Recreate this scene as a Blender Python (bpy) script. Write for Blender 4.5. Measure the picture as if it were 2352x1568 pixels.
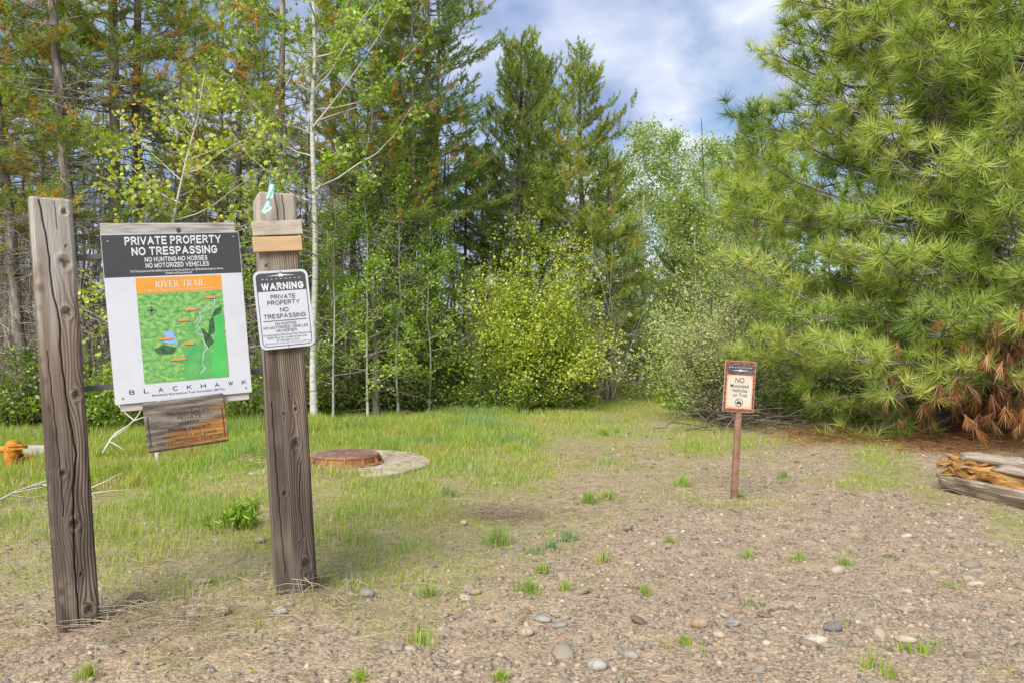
import bpy, bmesh, math, random
import numpy as np
from mathutils import Vector, Matrix

for o in list(bpy.data.objects):
    bpy.data.objects.remove(o)
SC = bpy.context.scene
COL = SC.collection
rng = np.random.default_rng(11)
random.seed(5)

# ------------------------------------------------------------------ camera
F, CXP, HOR, CAMH = 1750.0, 1176.0, 800.0, 1.22     # focal length and horizon measured on the 2352 px wide view
cam = bpy.data.cameras.new('camera')
cam.sensor_width = 36.0
cam.lens = F / 2352.0 * 36.0
cam.shift_y = (HOR - 784.0) / 2352.0
cam.clip_start = 0.05
cam.clip_end = 3000
camo = bpy.data.objects.new('camera', cam)
camo.location = (0, 0, CAMH)
camo.rotation_euler = (math.radians(90), 0, 0)
COL.objects.link(camo)
SC.camera = camo

# ------------------------------------------------------------------ sky, sun, exposure
SUN_DIR = Vector((-0.38, -0.85, 0.88)).normalized()      # towards the sun: behind the camera to the left
SUN_EL = math.asin(SUN_DIR.z)
SUN_AZ = math.atan2(SUN_DIR.x, SUN_DIR.y)
world = bpy.data.worlds.new('World')
SC.world = world
world.use_nodes = True
wn, wl = world.node_tree.nodes, world.node_tree.links
wn.clear()
w_out = wn.new('ShaderNodeOutputWorld')
w_bg = wn.new('ShaderNodeBackground')
w_bg.inputs['Strength'].default_value = 0.112
w_sky = wn.new('ShaderNodeTexSky')
w_sky.sky_type = 'NISHITA'
w_sky.sun_disc = False
w_sky.sun_elevation = SUN_EL
w_sky.sun_rotation = SUN_AZ
w_sky.air_density = 1.0
w_sky.dust_density = 0.6
w_sky.ozone_density = 2.0
w_tc = wn.new('ShaderNodeTexCoord')
w_sep = wn.new('ShaderNodeSeparateXYZ')
wl.new(w_tc.outputs['Generated'], w_sep.inputs[0])
# clouds lie on a plane overhead: direction / (z + c)
w_za = wn.new('ShaderNodeMath'); w_za.operation = 'ADD'; w_za.inputs[1].default_value = 0.42
w_zm = wn.new('ShaderNodeMath'); w_zm.operation = 'MAXIMUM'; w_zm.inputs[1].default_value = 0.2
wl.new(w_sep.outputs['Z'], w_za.inputs[0]); wl.new(w_za.outputs[0], w_zm.inputs[0])
w_div = wn.new('ShaderNodeVectorMath'); w_div.operation = 'DIVIDE'
w_cmb = wn.new('ShaderNodeCombineXYZ')
for k in range(3):
    wl.new(w_zm.outputs[0], w_cmb.inputs[k])
wl.new(w_tc.outputs['Generated'], w_div.inputs[0]); wl.new(w_cmb.outputs[0], w_div.inputs[1])
w_map = wn.new('ShaderNodeMapping')
w_map.inputs['Location'].default_value = (0.35, 1.10, 0.0)
w_map.inputs['Scale'].default_value = (1.0, 1.25, 1.5)
wl.new(w_div.outputs[0], w_map.inputs['Vector'])
w_n1 = wn.new('ShaderNodeTexNoise')
w_n1.inputs['Scale'].default_value = 2.6
w_n1.inputs['Detail'].default_value = 7
w_n1.inputs['Roughness'].default_value = 0.52
w_n1.inputs['Distortion'].default_value = 0.35
wl.new(w_map.outputs[0], w_n1.inputs['Vector'])
w_r1 = wn.new('ShaderNodeValToRGB')                      # how much cloud
w_r1.color_ramp.elements[0].position = 0.36
w_r1.color_ramp.elements[0].color = (0, 0, 0, 1)
w_r1.color_ramp.elements[1].position = 0.54
w_r1.color_ramp.elements[1].color = (1, 1, 1, 1)
wl.new(w_n1.outputs['Fac'], w_r1.inputs['Fac'])
w_n2 = wn.new('ShaderNodeTexNoise')
w_n2.inputs['Scale'].default_value = 3.4
w_n2.inputs['Detail'].default_value = 5
w_n2.inputs['Roughness'].default_value = 0.5
w_m2 = wn.new('ShaderNodeMapping')
w_m2.inputs['Location'].default_value = (4.3, 0.2, 2.0)
wl.new(w_div.outputs[0], w_m2.inputs['Vector'])
wl.new(w_m2.outputs[0], w_n2.inputs['Vector'])
w_r2 = wn.new('ShaderNodeValToRGB')                      # white tops, blue-grey undersides
w_r2.color_ramp.elements[0].position = 0.40
w_r2.color_ramp.elements[0].color = (2.2, 2.95, 4.9, 1)
w_r2.color_ramp.elements[1].position = 0.68
w_r2.color_ramp.elements[1].color = (6.9, 7.2, 8.0, 1)
wl.new(w_n2.outputs['Fac'], w_r2.inputs['Fac'])
w_mix = wn.new('ShaderNodeMix'); w_mix.data_type = 'RGBA'
wl.new(w_r1.outputs['Color'], w_mix.inputs['Factor'])
wl.new(w_sky.outputs['Color'], w_mix.inputs['A'])
wl.new(w_r2.outputs['Color'], w_mix.inputs['B'])
wl.new(w_mix.outputs['Result'], w_bg.inputs['Color'])
wl.new(w_bg.outputs[0], w_out.inputs['Surface'])

sun = bpy.data.lights.new('sun', 'SUN')
sun.energy = 4.0
sun.angle = math.radians(38)
sun.color = (1.0, 0.94, 0.84)
suno = bpy.data.objects.new('sun', sun)
suno.rotation_euler = (-SUN_DIR).to_track_quat('-Z', 'Y').to_euler()
suno.location = (-4, -5, 12)
COL.objects.link(suno)

SC.view_settings.view_transform = 'Standard'
SC.view_settings.look = 'None'
SC.view_settings.exposure = 0.42
SC.view_settings.gamma = 1.0
SC.view_settings.use_curve_mapping = False
SC.render.engine = 'CYCLES'
SC.cycles.max_bounces = 6
SC.cycles.diffuse_bounces = 3
SC.cycles.glossy_bounces = 2
SC.cycles.transmission_bounces = 4
SC.cycles.caustics_reflective = False
SC.cycles.caustics_refractive = False

# ------------------------------------------------------------------ helpers: points
def GP(px, py):
    """ground point (x, y) seen at that place of the view, for flat ground"""
    d = F * CAMH / (py - HOR)
    return ((px - CXP) / F * d, d)

def PT(px, py, d):
    return np.array([(px - CXP) / F * d, d, CAMH + (HOR - py) / F * d])

def XAT(px, d):
    return (px - CXP) / F * d

_tabs = {}
def vn(x, y, scale, seed=0):
    """smooth value noise 0..1"""
    if seed not in _tabs:
        _tabs[seed] = np.random.default_rng(1000 + seed).random((128, 128))
    t = _tabs[seed]
    x = np.asarray(x, float) / scale + 517.0
    y = np.asarray(y, float) / scale + 317.0
    xi = np.floor(x).astype(int); yi = np.floor(y).astype(int)
    fx = x - xi; fy = y - yi
    fx = fx * fx * (3 - 2 * fx); fy = fy * fy * (3 - 2 * fy)
    a = t[xi % 128, yi % 128]; b = t[(xi + 1) % 128, yi % 128]
    c = t[xi % 128, (yi + 1) % 128]; d = t[(xi + 1) % 128, (yi + 1) % 128]
    return (a * (1 - fx) + b * fx) * (1 - fy) + (c * (1 - fx) + d * fx) * fy

POST_L = np.array([XAT(180, 3.336), 3.336])
POST_R = np.array([XAT(678, 3.67), 3.67])

def hgt(x, y):
    x = np.asarray(x, float); y = np.asarray(y, float)
    near = np.clip((y + 6) / 8, 0, 1)
    z = (vn(x, y, 1.7, 1) - 0.5) * 0.05 + (vn(x, y, 0.55, 2) - 0.5) * 0.022 + (vn(x, y, 0.16, 3) - 0.5) * 0.010
    z = z * near
    z = z + 0.062 * np.exp(-((x - POST_R[0]) ** 2 + (y - POST_R[1]) ** 2) / 0.35 ** 2)
    z = z - 0.018 * np.exp(-((x - POST_L[0]) ** 2 + (y - POST_L[1]) ** 2) / 0.35 ** 2)
    z = z + 0.05 * np.exp(-((x + 1.65) ** 2 + (y - 3.2) ** 2) / 0.25 ** 2) * 0.5
    # gentle shoulders under the big pine and along the wood edge
    z = z + 0.10 * np.exp(-((x - 6.6) ** 2 / 9 + (y - 10.5) ** 2 / 5))
    slab = np.exp(-(((x + 1.86) ** 2 + (y - 7.94) ** 2) / 1.25 ** 2) ** 3)
    z = z * (1 - slab)
    # soil washed over the left and front of the concrete slab
    sm = lambda t: np.clip(t, 0, 1) ** 2 * (3 - 2 * np.clip(t, 0, 1))
    wob = (vn(x, y, 0.3, 4) - 0.5) * 0.25
    cover = np.maximum(sm((-2.22 + wob - x) / 0.3), sm((7.32 + wob * 0.6 - y) / 0.25) * sm((-1.15 - x) / 0.4))
    z = z + 0.068 * cover * np.exp(-(((x + 1.86) ** 2 + (y - 7.94) ** 2) / 1.35 ** 2) ** 4)
    return z

# ------------------------------------------------------------------ helpers: meshes
ORI = {}
def org(o):
    return ORI.get(o.name, np.zeros(3))

def tri_mesh(name, V, T, smooth=False, **attrs):
    V = np.ascontiguousarray(V, dtype=np.float32); T = np.ascontiguousarray(T, dtype=np.int32)
    me = bpy.data.meshes.new(name)
    n, m = len(V), len(T)
    me.vertices.add(n); me.vertices.foreach_set('co', V.ravel())
    me.loops.add(m * 3); me.loops.foreach_set('vertex_index', T.ravel())
    me.polygons.add(m)
    me.polygons.foreach_set('loop_start', np.arange(0, m * 3, 3, dtype=np.int32))
    me.polygons.foreach_set('loop_total', np.full(m, 3, dtype=np.int32))
    if smooth:
        me.polygons.foreach_set('use_smooth', np.ones(m, dtype=bool))
    for k, v in attrs.items():
        v = np.asarray(v, dtype=np.float32)
        if v.ndim == 2:
            a = me.attributes.new(k, 'FLOAT_VECTOR', 'POINT'); a.data.foreach_set('vector', np.ascontiguousarray(v).ravel())
        else:
            a = me.attributes.new(k, 'FLOAT', 'POINT'); a.data.foreach_set('value', v)
    me.update(calc_edges=True)
    me.validate()
    return me

def poly_mesh(name, V, faces, smooth=False, loc=None):
    me = bpy.data.meshes.new(name)
    me.from_pydata([tuple(map(float, v)) for v in V], [], [tuple(map(int, f)) for f in faces])
    if loc is not None:
        a = me.attributes.new('loc', 'FLOAT_VECTOR', 'POINT')
        a.data.foreach_set('vector', np.asarray(loc, np.float32).ravel())
    if smooth:
        me.polygons.foreach_set('use_smooth', np.ones(len(me.polygons), dtype=bool))
    me.update()
    return me

def add(name, me, mat, parent=None):
    o = bpy.data.objects.new(name, me)
    COL.objects.link(o)
    if mat is not None:
        if isinstance(mat, (list, tuple)):
            for m_ in mat: me.materials.append(m_)
        elif len(me.materials) == 0:
            me.materials.append(mat)
    if parent is not None:
        o.parent = parent
        ORI[o.name] = org(parent)
    return o

def thing(name, label, cat, loc=(0, 0, 0), group=None, rotz=0.0):
    o = bpy.data.objects.new(name, None)
    o.empty_display_size = 0.1
    COL.objects.link(o)
    o.location = tuple(float(v) for v in loc)
    o.rotation_euler = (0, 0, rotz)
    ORI[o.name] = np.array(loc, float)
    tag(o, label, cat, group)
    return o

def tag(o, label=None, cat=None, group=None, kind=None):
    if label: o['label'] = label
    if cat: o['category'] = cat
    if group: o['group'] = group
    if kind: o['kind'] = kind
    return o

def dup(root, loc, rot=(0, 0, 0), scale=1.0, label=None, group=None):
    r = root.copy(); COL.objects.link(r)
    r.location = loc; r.rotation_euler = rot
    r.scale = (scale,) * 3 if np.isscalar(scale) else scale
    if label: r['label'] = label
    if group: r['group'] = group
    for ch in list(root.children):
        c = ch.copy(); COL.objects.link(c); c.parent = r
        for g in ch.children:
            d = g.copy(); COL.objects.link(d); d.parent = c
    return r

class Acc:
    """collects triangle pieces"""
    def __init__(s):
        s.V, s.T, s.t, s.n = [], [], [], 0
    def add(s, V, T, tone=None):
        V = np.asarray(V, float).reshape(-1, 3)
        s.V.append(V); s.T.append(np.asarray(T).reshape(-1, 3) + s.n)
        if tone is None: tone = np.zeros(len(V))
        s.t.append(np.broadcast_to(np.asarray(tone, float), (len(V),)).copy() if np.ndim(tone) == 0 else np.asarray(tone, float))
        s.n += len(V)
    def mesh(s, name, smooth=False, off=None):
        V = np.concatenate(s.V); T = np.concatenate(s.T); t = np.concatenate(s.t)
        if off is not None: V = V - off
        return tri_mesh(name, V, T, smooth, tone=t)

def norm(v):
    return v / np.maximum(np.linalg.norm(v, axis=-1, keepdims=True), 1e-9)

def tubes(P, R, sides=4):
    """P (N,K,3), R (N,K) -> V, T"""
    P = np.asarray(P, float); R = np.asarray(R, float)
    if P.ndim == 2: P = P[None]; R = R[None]
    N, K, _ = P.shape
    tg = norm(np.gradient(P, axis=1))
    ref = np.where(np.abs(tg[..., 2:3]) > 0.9, np.array([1.0, 0, 0]), np.array([0, 0, 1.0]))
    s = norm(np.cross(tg, ref)); u = np.cross(s, tg)
    a = np.linspace(0, 2 * math.pi, sides, endpoint=False)
    V = P[:, :, None] + R[:, :, None, None] * (np.cos(a)[None, None, :, None] * s[:, :, None] + np.sin(a)[None, None, :, None] * u[:, :, None])
    idx = np.arange(N * K * sides).reshape(N, K, sides)
    i0 = idx[:, :-1]; i1 = idx[:, 1:]
    j0 = np.roll(i0, -1, axis=2); j1 = np.roll(i1, -1, axis=2)
    T = np.concatenate([np.stack([i0, j0, j1], -1).reshape(-1, 3), np.stack([i0, j1, i1], -1).reshape(-1, 3)])
    return V.reshape(-1, 3), T

def perp_basis(d):
    ref = np.where(np.abs(d[..., 2:3]) > 0.9, np.array([1.0, 0, 0]), np.array([0, 0, 1.0]))
    a = norm(np.cross(d, ref)); b = np.cross(d, a)
    return a, b

def needles(pos, dirs, n, L, w, th=(10, 80), shoot=0.1, tone=None, droop=0.0, r=rng):
    """bundles of needles round a shoot that ends at pos"""
    pos = np.asarray(pos, float); dirs = norm(np.asarray(dirs, float))
    N = len(pos)
    a, b = perp_basis(dirs)
    t = r.random((N, n))
    theta = np.radians(th[0] + (th[1] - th[0]) * (1 - t * 0.75) * (0.55 + 0.45 * r.random((N, n))))
    phi = r.random((N, n)) * 2 * math.pi
    base = pos[:, None] - dirs[:, None] * (shoot * (1 - t))[..., None]
    nd = dirs[:, None] * np.cos(theta)[..., None] + (a[:, None] * np.cos(phi)[..., None] + b[:, None] * np.sin(phi)[..., None]) * np.sin(theta)[..., None]
    nd[..., 2] -= droop
    nd = norm(nd)
    ln = L * (0.75 + 0.35 * r.random((N, n)))[..., None] * r.uniform(0.72, 1.22, (N, 1))[..., None]
    sd = norm(np.cross(nd, norm(r.normal(size=(N, n, 3))))) * (w * 0.5)
    V = np.stack([base - sd, base + sd, base + nd * ln], axis=2).reshape(-1, 3)
    T = np.arange(N * n * 3).reshape(-1, 3)
    if tone is None: tone = r.random(N)
    tn = (np.asarray(tone)[:, None] + r.normal(size=(N, n)) * 0.07)
    return V, T, np.repeat(np.clip(tn, 0, 1).ravel(), 3)

LEAF4 = np.array([[0, 0], [0.42, 0.45], [0, 1.0], [-0.42, 0.45]])
LEAF6 = np.array([[0, 0], [0.42, 0.22], [0.45, 0.62], [0, 1.0], [-0.45, 0.62], [-0.42, 0.22]])
def leaves(pos, size, tone=None, shape=4, width=1.0, droop=0.4, dirs=None, r=rng):
    pos = np.asarray(pos, float); N = len(pos)
    S = LEAF4 if shape == 4 else LEAF6
    ax = norm(r.normal(size=(N, 3)) * np.array([1, 1, 0.7]) - np.array([0, 0, droop])) if dirs is None else norm(dirs + r.normal(size=(N, 3)) * 0.45)
    sd = norm(np.cross(ax, norm(r.normal(size=(N, 3)))))
    sz = (size * (0.45 + 0.9 * r.random(N)))[:, None, None]
    nn = np.cross(ax, sd)
    V = pos[:, None] + sz * (S[None, :, 0, None] * width * sd[:, None] + S[None, :, 1, None] * ax[:, None]
                             + (np.abs(S[None, :, 0, None]) * 0.35 * nn[:, None]))
    k = len(S)
    fan = np.array([[0, i, i + 1] for i in range(1, k - 1)]) if k == 4 else np.array([[0, 1, 2], [0, 2, 3], [0, 3, 4], [0, 4, 5]])
    if k == 4: fan = np.array([[0, 1, 2], [0, 2, 3]])
    T = (np.arange(N)[:, None, None] * k + fan[None]).reshape(-1, 3)
    if tone is None: tone = r.random(N)
    return V.reshape(-1, 3), T, np.repeat(tone, k)

def bevel_box(sx, sy, sz, bev=0.003, seg=1):
    bm = bmesh.new()
    bmesh.ops.create_cube(bm, size=1.0)
    for v in bm.verts: v.co = Vector((v.co.x * sx, v.co.y * sy, v.co.z * sz))
    if bev > 0:
        bmesh.ops.bevel(bm, geom=list(bm.edges), offset=bev, segments=seg, affect='EDGES', profile=0.5)
    bm.verts.index_update()
    V = np.array([v.co[:] for v in bm.verts]); Fc = [[v.index for v in f.verts] for f in bm.faces]
    bm.free()
    return V, Fc

def hard(name, Vl, faces, M, mat, parent, smooth=False):
    """M: (O, X, Y, Z) frame in the world; Vl local coordinates kept as 'loc' for the grain"""
    O, X, Y, Z = [np.asarray(a, float) for a in M]
    Vl = np.asarray(Vl, float)
    W = O + Vl[:, :1] * X + Vl[:, 1:2] * Y + Vl[:, 2:3] * Z
    return add(name, poly_mesh(name, W - org(parent), faces, smooth, Vl), mat, parent)

# ------------------------------------------------------------------ helpers: materials
def mat_new(name):
    m = bpy.data.materials.new(name); m.use_nodes = True
    nt = m.node_tree; nt.nodes.clear()
    out = nt.nodes.new('ShaderNodeOutputMaterial')
    return m, nt.nodes, nt.links, out

def ramp(nodes, stops):
    r = nodes.new('ShaderNodeValToRGB')
    e = r.color_ramp.elements
    while len(e) < len(stops): e.new(0.5)
    for i, (p, c) in enumerate(stops):
        e[i].position = p; e[i].color = (*c, 1)
    return r

def foliage(name, stops, trans=0.35, gloss=0.06, rough=0.45):
    m, n, l, out = mat_new(name)
    at = n.new('ShaderNodeAttribute'); at.attribute_name = 'tone'
    rp = ramp(n, stops); l.new(at.outputs['Fac'], rp.inputs['Fac'])
    d = n.new('ShaderNodeBsdfDiffuse'); t = n.new('ShaderNodeBsdfTranslucent'); g = n.new('ShaderNodeBsdfGlossy')
    g.inputs['Roughness'].default_value = rough
    g.inputs['Color'].default_value = (0.8, 0.85, 0.8, 1)
    l.new(rp.outputs['Color'], d.inputs['Color'])
    hs = n.new('ShaderNodeHueSaturation'); hs.inputs['Saturation'].default_value = 1.1; hs.inputs['Value'].default_value = 1.15
    l.new(rp.outputs['Color'], hs.inputs['Color']); l.new(hs.outputs['Color'], t.inputs['Color'])
    m1 = n.new('ShaderNodeMixShader'); m1.inputs[0].default_value = trans
    l.new(d.outputs[0], m1.inputs[1]); l.new(t.outputs[0], m1.inputs[2])
    m2 = n.new('ShaderNodeMixShader'); m2.inputs[0].default_value = gloss
    l.new(m1.outputs[0], m2.inputs[1]); l.new(g.outputs[0], m2.inputs[2])
    l.new(m2.outputs[0], out.inputs['Surface'])
    return m

def noisy(name, c1, c2, scale=8.0, rough=0.85, bump=0.3, stretch=(1, 1, 1), metallic=0.0, c3=None, use_loc=False, bdist=0.01, lo=0.35, hi=0.65, detail=6):
    m, n, l, out = mat_new(name)
    p = n.new('ShaderNodeBsdfPrincipled')
    p.inputs['Roughness'].default_value = rough
    p.inputs['Metallic'].default_value = metallic
    p.inputs['Specular IOR Level'].default_value = 0.3
    if use_loc:
        co = n.new('ShaderNodeAttribute'); co.attribute_name = 'loc'; src = co.outputs['Vector']
    else:
        co = n.new('ShaderNodeTexCoord'); src = co.outputs['Object']
    mp = n.new('ShaderNodeMapping'); mp.inputs['Scale'].default_value = stretch
    l.new(src, mp.inputs['Vector'])
    nz = n.new('ShaderNodeTexNoise'); nz.inputs['Scale'].default_value = scale; nz.inputs['Detail'].default_value = detail
    nz.inputs['Roughness'].default_value = 0.62
    l.new(mp.outputs[0], nz.inputs['Vector'])
    st = [(lo, c1), (hi, c2)] if c3 is None else [(lo, c1), ((lo + hi) / 2, c2), (hi, c3)]
    rp = ramp(n, st); l.new(nz.outputs['Fac'], rp.inputs['Fac'])
    l.new(rp.outputs['Color'], p.inputs['Base Color'])
    if bump > 0:
        b = n.new('ShaderNodeBump'); b.inputs['Strength'].default_value = bump; b.inputs['Distance'].default_value = bdist
        l.new(nz.outputs['Fac'], b.inputs['Height']); l.new(b.outputs[0], p.inputs['Normal'])
    l.new(p.outputs[0], out.inputs['Surface'])
    return m

def flat(name, c, rough=0.6, spec=0.3, wear=0.06, metallic=0.0):
    """even paint or print with slight dirt"""
    d = tuple(max(0, v * (1 - wear * 2)) for v in c)
    return noisy(name, d, c, scale=14, rough=rough, bump=0.0, lo=0.3, hi=0.55, metallic=metallic)

# ------------------------------------------------------------------ where things grow on the ground
# (view x, view y) read off the photograph -> ground points; density, blade height, tone (0 straw, 0.5 lime, 1 blue green)
FIELD = [
 (50,1050,.9,.20,.5),(300,1050,1,.22,.52),(500,1010,1,.21,.5),(100,1180,.5,.085,.45),(300,1200,.55,.085,.45),(450,1150,.68,.10,.48),
 (300,1300,.45,.06,.42),(60,1300,.42,.06,.45),(50,1420,.3,.05,.4),(310,1420,.3,.06,.35),(150,1520,.12,.04,.35),(500,1300,.4,.06,.42),
 (560,1230,.55,.09,.45),(600,1420,.42,.06,.4),(850,1420,.42,.06,.45),(700,1500,.2,.05,.4),(900,1550,.06,.05,.4),(1000,1320,.46,.05,.42),
 (900,1200,.48,.07,.45),(1100,1180,.5,.06,.4),(800,1130,.62,.10,.45),(1000,1110,.58,.08,.42),(1150,1050,.55,.08,.45),(900,1000,1,.22,.55),
 (1100,990,.95,.2,.62),(1200,1020,.75,.12,.6),(700,970,.95,.2,.5),(900,940,.8,.15,.55),(1300,950,.75,.12,.5),(1450,935,.7,.1,.5),
 (1500,980,.4,.06,.45),(1380,985,.55,.09,.5),(1290,1040,.44,.05,.4),(1600,985,.75,.16,.65),(1650,1010,.55,.13,.6),(1500,1060,.36,.05,.4),
 (1700,1080,.26,.05,.45),(1400,1110,.32,.06,.45),(1300,1200,.38,.05,.42),(1500,1250,.09,.04,.4),(1700,1300,.015,.04,.4),(2000,1300,.015,.04,.4),
 (2300,1420,.015,.04,.4),(1400,1450,.03,.04,.4),(1900,1500,.015,.04,.4),(2030,1105,.62,.09,.6),(2120,1135,.5,.09,.5),(2300,1215,.48,.07,.5),(2200,1230,.05,.04,.4),(2050,1160,.1,.04,.4),
 (2350,1330,.08,.05,.45),(1850,1065,.25,.06,.45),(2000,1180,.05,.04,.4),(1150,1440,.22,.05,.42),(1250,1300,.26,.05,.45),(2200,1060,.1,.05,.4),
 (700,1180,.5,.09,.42),(0,1110,.7,.13,.45),(0,960,.8,.2,.5),(1700,900,.6,.12,.5),(2300,950,.1,.05,.4)]
FLD = np.array(FIELD, float)

def field(x, y):
    """density, height and tone of the grass at ground points"""
    yy = np.maximum(y, 1.6)
    py = HOR + F * CAMH / yy
    px = CXP + F * x / yy
    d2 = ((px[:, None] - FLD[None, :, 0]) * 0.55) ** 2 + (py[:, None] - FLD[None, :, 1]) ** 2 + 300.0
    w = 1.0 / d2 ** 2
    w /= w.sum(1, keepdims=True)
    return w @ FLD[:, 2], w @ FLD[:, 3], w @ FLD[:, 4]

def litter_at(x, y):
    """fallen brown needles under the big pine"""
    d = np.sqrt(((x - 6.2) / 2.5) ** 2 + ((y - 9.9) / 1.55) ** 2) + (vn(x, y, 0.7, 8) - 0.5) * 0.5
    return np.clip((1.15 - d) / 0.3, 0, 1)

# ------------------------------------------------------------------ ground material
def ground_material():
    m, n, l, out = mat_new('ground_soil')
    p = n.new('ShaderNodeBsdfPrincipled'); p.inputs['Roughness'].default_value = 0.95
    p.inputs['Specular IOR Level'].default_value = 0.15
    co = n.new('ShaderNodeTexCoord')
    def noise(scale, detail=5, rough=0.6):
        z = n.new('ShaderNodeTexNoise'); z.inputs['Scale'].default_value = scale; z.inputs['Detail'].default_value = detail
        z.inputs['Roughness'].default_value = rough; l.new(co.outputs['Object'], z.inputs['Vector']); return z
    def mix(fac, a, b):
        x = n.new('ShaderNodeMix'); x.data_type = 'RGBA'
        if hasattr(fac, 'node'): l.new(fac, x.inputs['Factor'])
        else: x.inputs['Factor'].default_value = fac
        for s, v in (('A', a), ('B', b)):
            if hasattr(v, 'node'): l.new(v, x.inputs[s])
            else: x.inputs[s].default_value = (*v, 1)
        return x.outputs['Result']
    # soil: tan, greyer and pinker patches
    big = noise(0.9, 4); mid = noise(6.0, 6); fine = noise(55.0, 5, 0.7)
    r_soil = ramp(n, [(0.3, (0.34, 0.245, 0.16)), (0.5, (0.47, 0.345, 0.228)), (0.7, (0.57, 0.435, 0.298))])
    l.new(mid.outputs['Fac'], r_soil.inputs['Fac'])
    r_big = ramp(n, [(0.42, (0.46, 0.325, 0.215)), (0.62, (0.43, 0.345, 0.245))])
    l.new(big.outputs['Fac'], r_big.inputs['Fac'])
    soil = mix(0.4, r_soil.outputs['Color'], r_big.outputs['Color'])
    # small grit: voronoi cells of stone colours
    vo = n.new('ShaderNodeTexVoronoi'); vo.inputs['Scale'].default_value = 75.0; vo.inputs['Randomness'].default_value = 1.0
    l.new(co.outputs['Object'], vo.inputs['Vector'])
    sv = n.new('ShaderNodeSeparateColor'); l.new(vo.outputs['Color'], sv.inputs[0])
    r_grit = ramp(n, [(0.0, (0.13, 0.095, 0.07)), (0.25, (0.29, 0.215, 0.145)), (0.5, (0.43, 0.335, 0.23)), (0.72, (0.33, 0.28, 0.22)), (0.86, (0.56, 0.465, 0.345)), (1.0, (0.33, 0.175, 0.095))])
    l.new(sv.outputs[0], r_grit.inputs['Fac'])
    r_gm = ramp(n, [(0.45, (0.85,) * 3), (0.62, (0.15,) * 3)])
    l.new(mid.outputs['Fac'], r_gm.inputs['Fac'])
    soil = mix(r_gm.outputs['Color'], soil, r_grit.outputs['Color'])
    r_f = ramp(n, [(0.32, (0.5,) * 3), (0.66, (1.32,) * 3)])
    l.new(fine.outputs['Fac'], r_f.inputs['Fac'])
    mul = n.new('ShaderNodeMix'); mul.data_type = 'RGBA'; mul.blend_type = 'MULTIPLY'; mul.inputs['Factor'].default_value = 0.8
    l.new(soil, mul.inputs['A']); l.new(r_f.outputs['Color'], mul.inputs['B']); soil = mul.outputs['Result']
    # thatch and moss where grass grows
    ag = n.new('ShaderNodeAttribute'); ag.attribute_name = 'grass'
    r_t = ramp(n, [(0.33, (0.17, 0.19, 0.045)), (0.5, (0.27, 0.28, 0.075)), (0.66, (0.42, 0.34, 0.18))])
    l.new(noise(22.0, 6, 0.7).outputs['Fac'], r_t.inputs['Fac'])
    add_ = n.new('ShaderNodeMath'); add_.operation = 'MULTIPLY_ADD'; add_.inputs[1].default_value = 1.3
    sub_ = n.new('ShaderNodeMath'); sub_.operation = 'SUBTRACT'; sub_.inputs[1].default_value = 0.72
    l.new(noise(5.0, 6, 0.65).outputs['Fac'], sub_.inputs[0])
    l.new(ag.outputs['Fac'], add_.inputs[0]); l.new(sub_.outputs[0], add_.inputs[2])
    r_gf = ramp(n, [(0.08, (0, 0, 0)), (0.6, (0.85,) * 3)])
    l.new(add_.outputs[0], r_gf.inputs['Fac'])
    c = mix(r_gf.outputs['Color'], soil, r_t.outputs['Color'])
    # needle litter
    al = n.new('ShaderNodeAttribute'); al.attribute_name = 'litter'
    r_l = ramp(n, [(0.35, (0.22, 0.12, 0.06)), (0.65, (0.44, 0.28, 0.15))])
    l.new(noise(40.0, 5, 0.7).outputs['Fac'], r_l.inputs['Fac'])
    c = mix(al.outputs['Fac'], c, r_l.outputs['Color'])
    l.new(c, p.inputs['Base Color'])
    b = n.new('ShaderNodeBump'); b.inputs['Strength'].default_value = 0.7; b.inputs['Distance'].default_value = 0.012
    am = n.new('ShaderNodeMath'); am.operation = 'ADD'
    vm = n.new('ShaderNodeMath'); vm.operation = 'MULTIPLY'; vm.inputs[1].default_value = -0.6
    l.new(vo.outputs['Distance'], vm.inputs[0])
    l.new(fine.outputs['Fac'], am.inputs[0]); l.new(vm.outputs[0], am.inputs[1])
    l.new(am.outputs[0], b.inputs['Height']); l.new(b.outputs[0], p.inputs['Normal'])
    l.new(p.outputs[0], out.inputs['Surface'])
    return m

def axis_pts(a, b, step, lo, hi):
    mid = np.arange(a, b, step)
    def grow(start, end, sgn):
        p, s, r = start, step, []
        while (p < end) if sgn > 0 else (p > end):
            s *= 1.22; p += sgn * s; r.append(p)
        return r
    return np.array(grow(a, lo, -1)[::-1] + list(mid) + grow(mid[-1], hi, 1))

gx = axis_pts(-5.5, 8.0, 0.07, -900, 900)
gy = axis_pts(1.6, 13.0, 0.07, -300, 1500)
GX, GY = np.meshgrid(gx, gy, indexing='ij')
fx_, fy_ = GX.ravel(), GY.ravel()
gd, _, _ = field(fx_, fy_)
gd = np.where(fy_ > 20, 0.9, gd)
gV = np.stack([fx_, fy_, hgt(fx_, fy_)], 1)
ni, nj = GX.shape
ii = np.arange(ni * nj).reshape(ni, nj)
a_, b_, c_, d_ = ii[:-1, :-1], ii[1:, :-1], ii[1:, 1:], ii[:-1, 1:]
gT = np.concatenate([np.stack([a_, b_, c_], -1).reshape(-1, 3), np.stack([a_, c_, d_], -1).reshape(-1, 3)])
ground = add('ground', tri_mesh('ground', gV, gT, True, grass=gd, litter=litter_at(fx_, fy_) * (fy_ < 13)), ground_material())
tag(ground, 'tan gravelly ground with patches of thin grass', 'ground', kind='structure')

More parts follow.
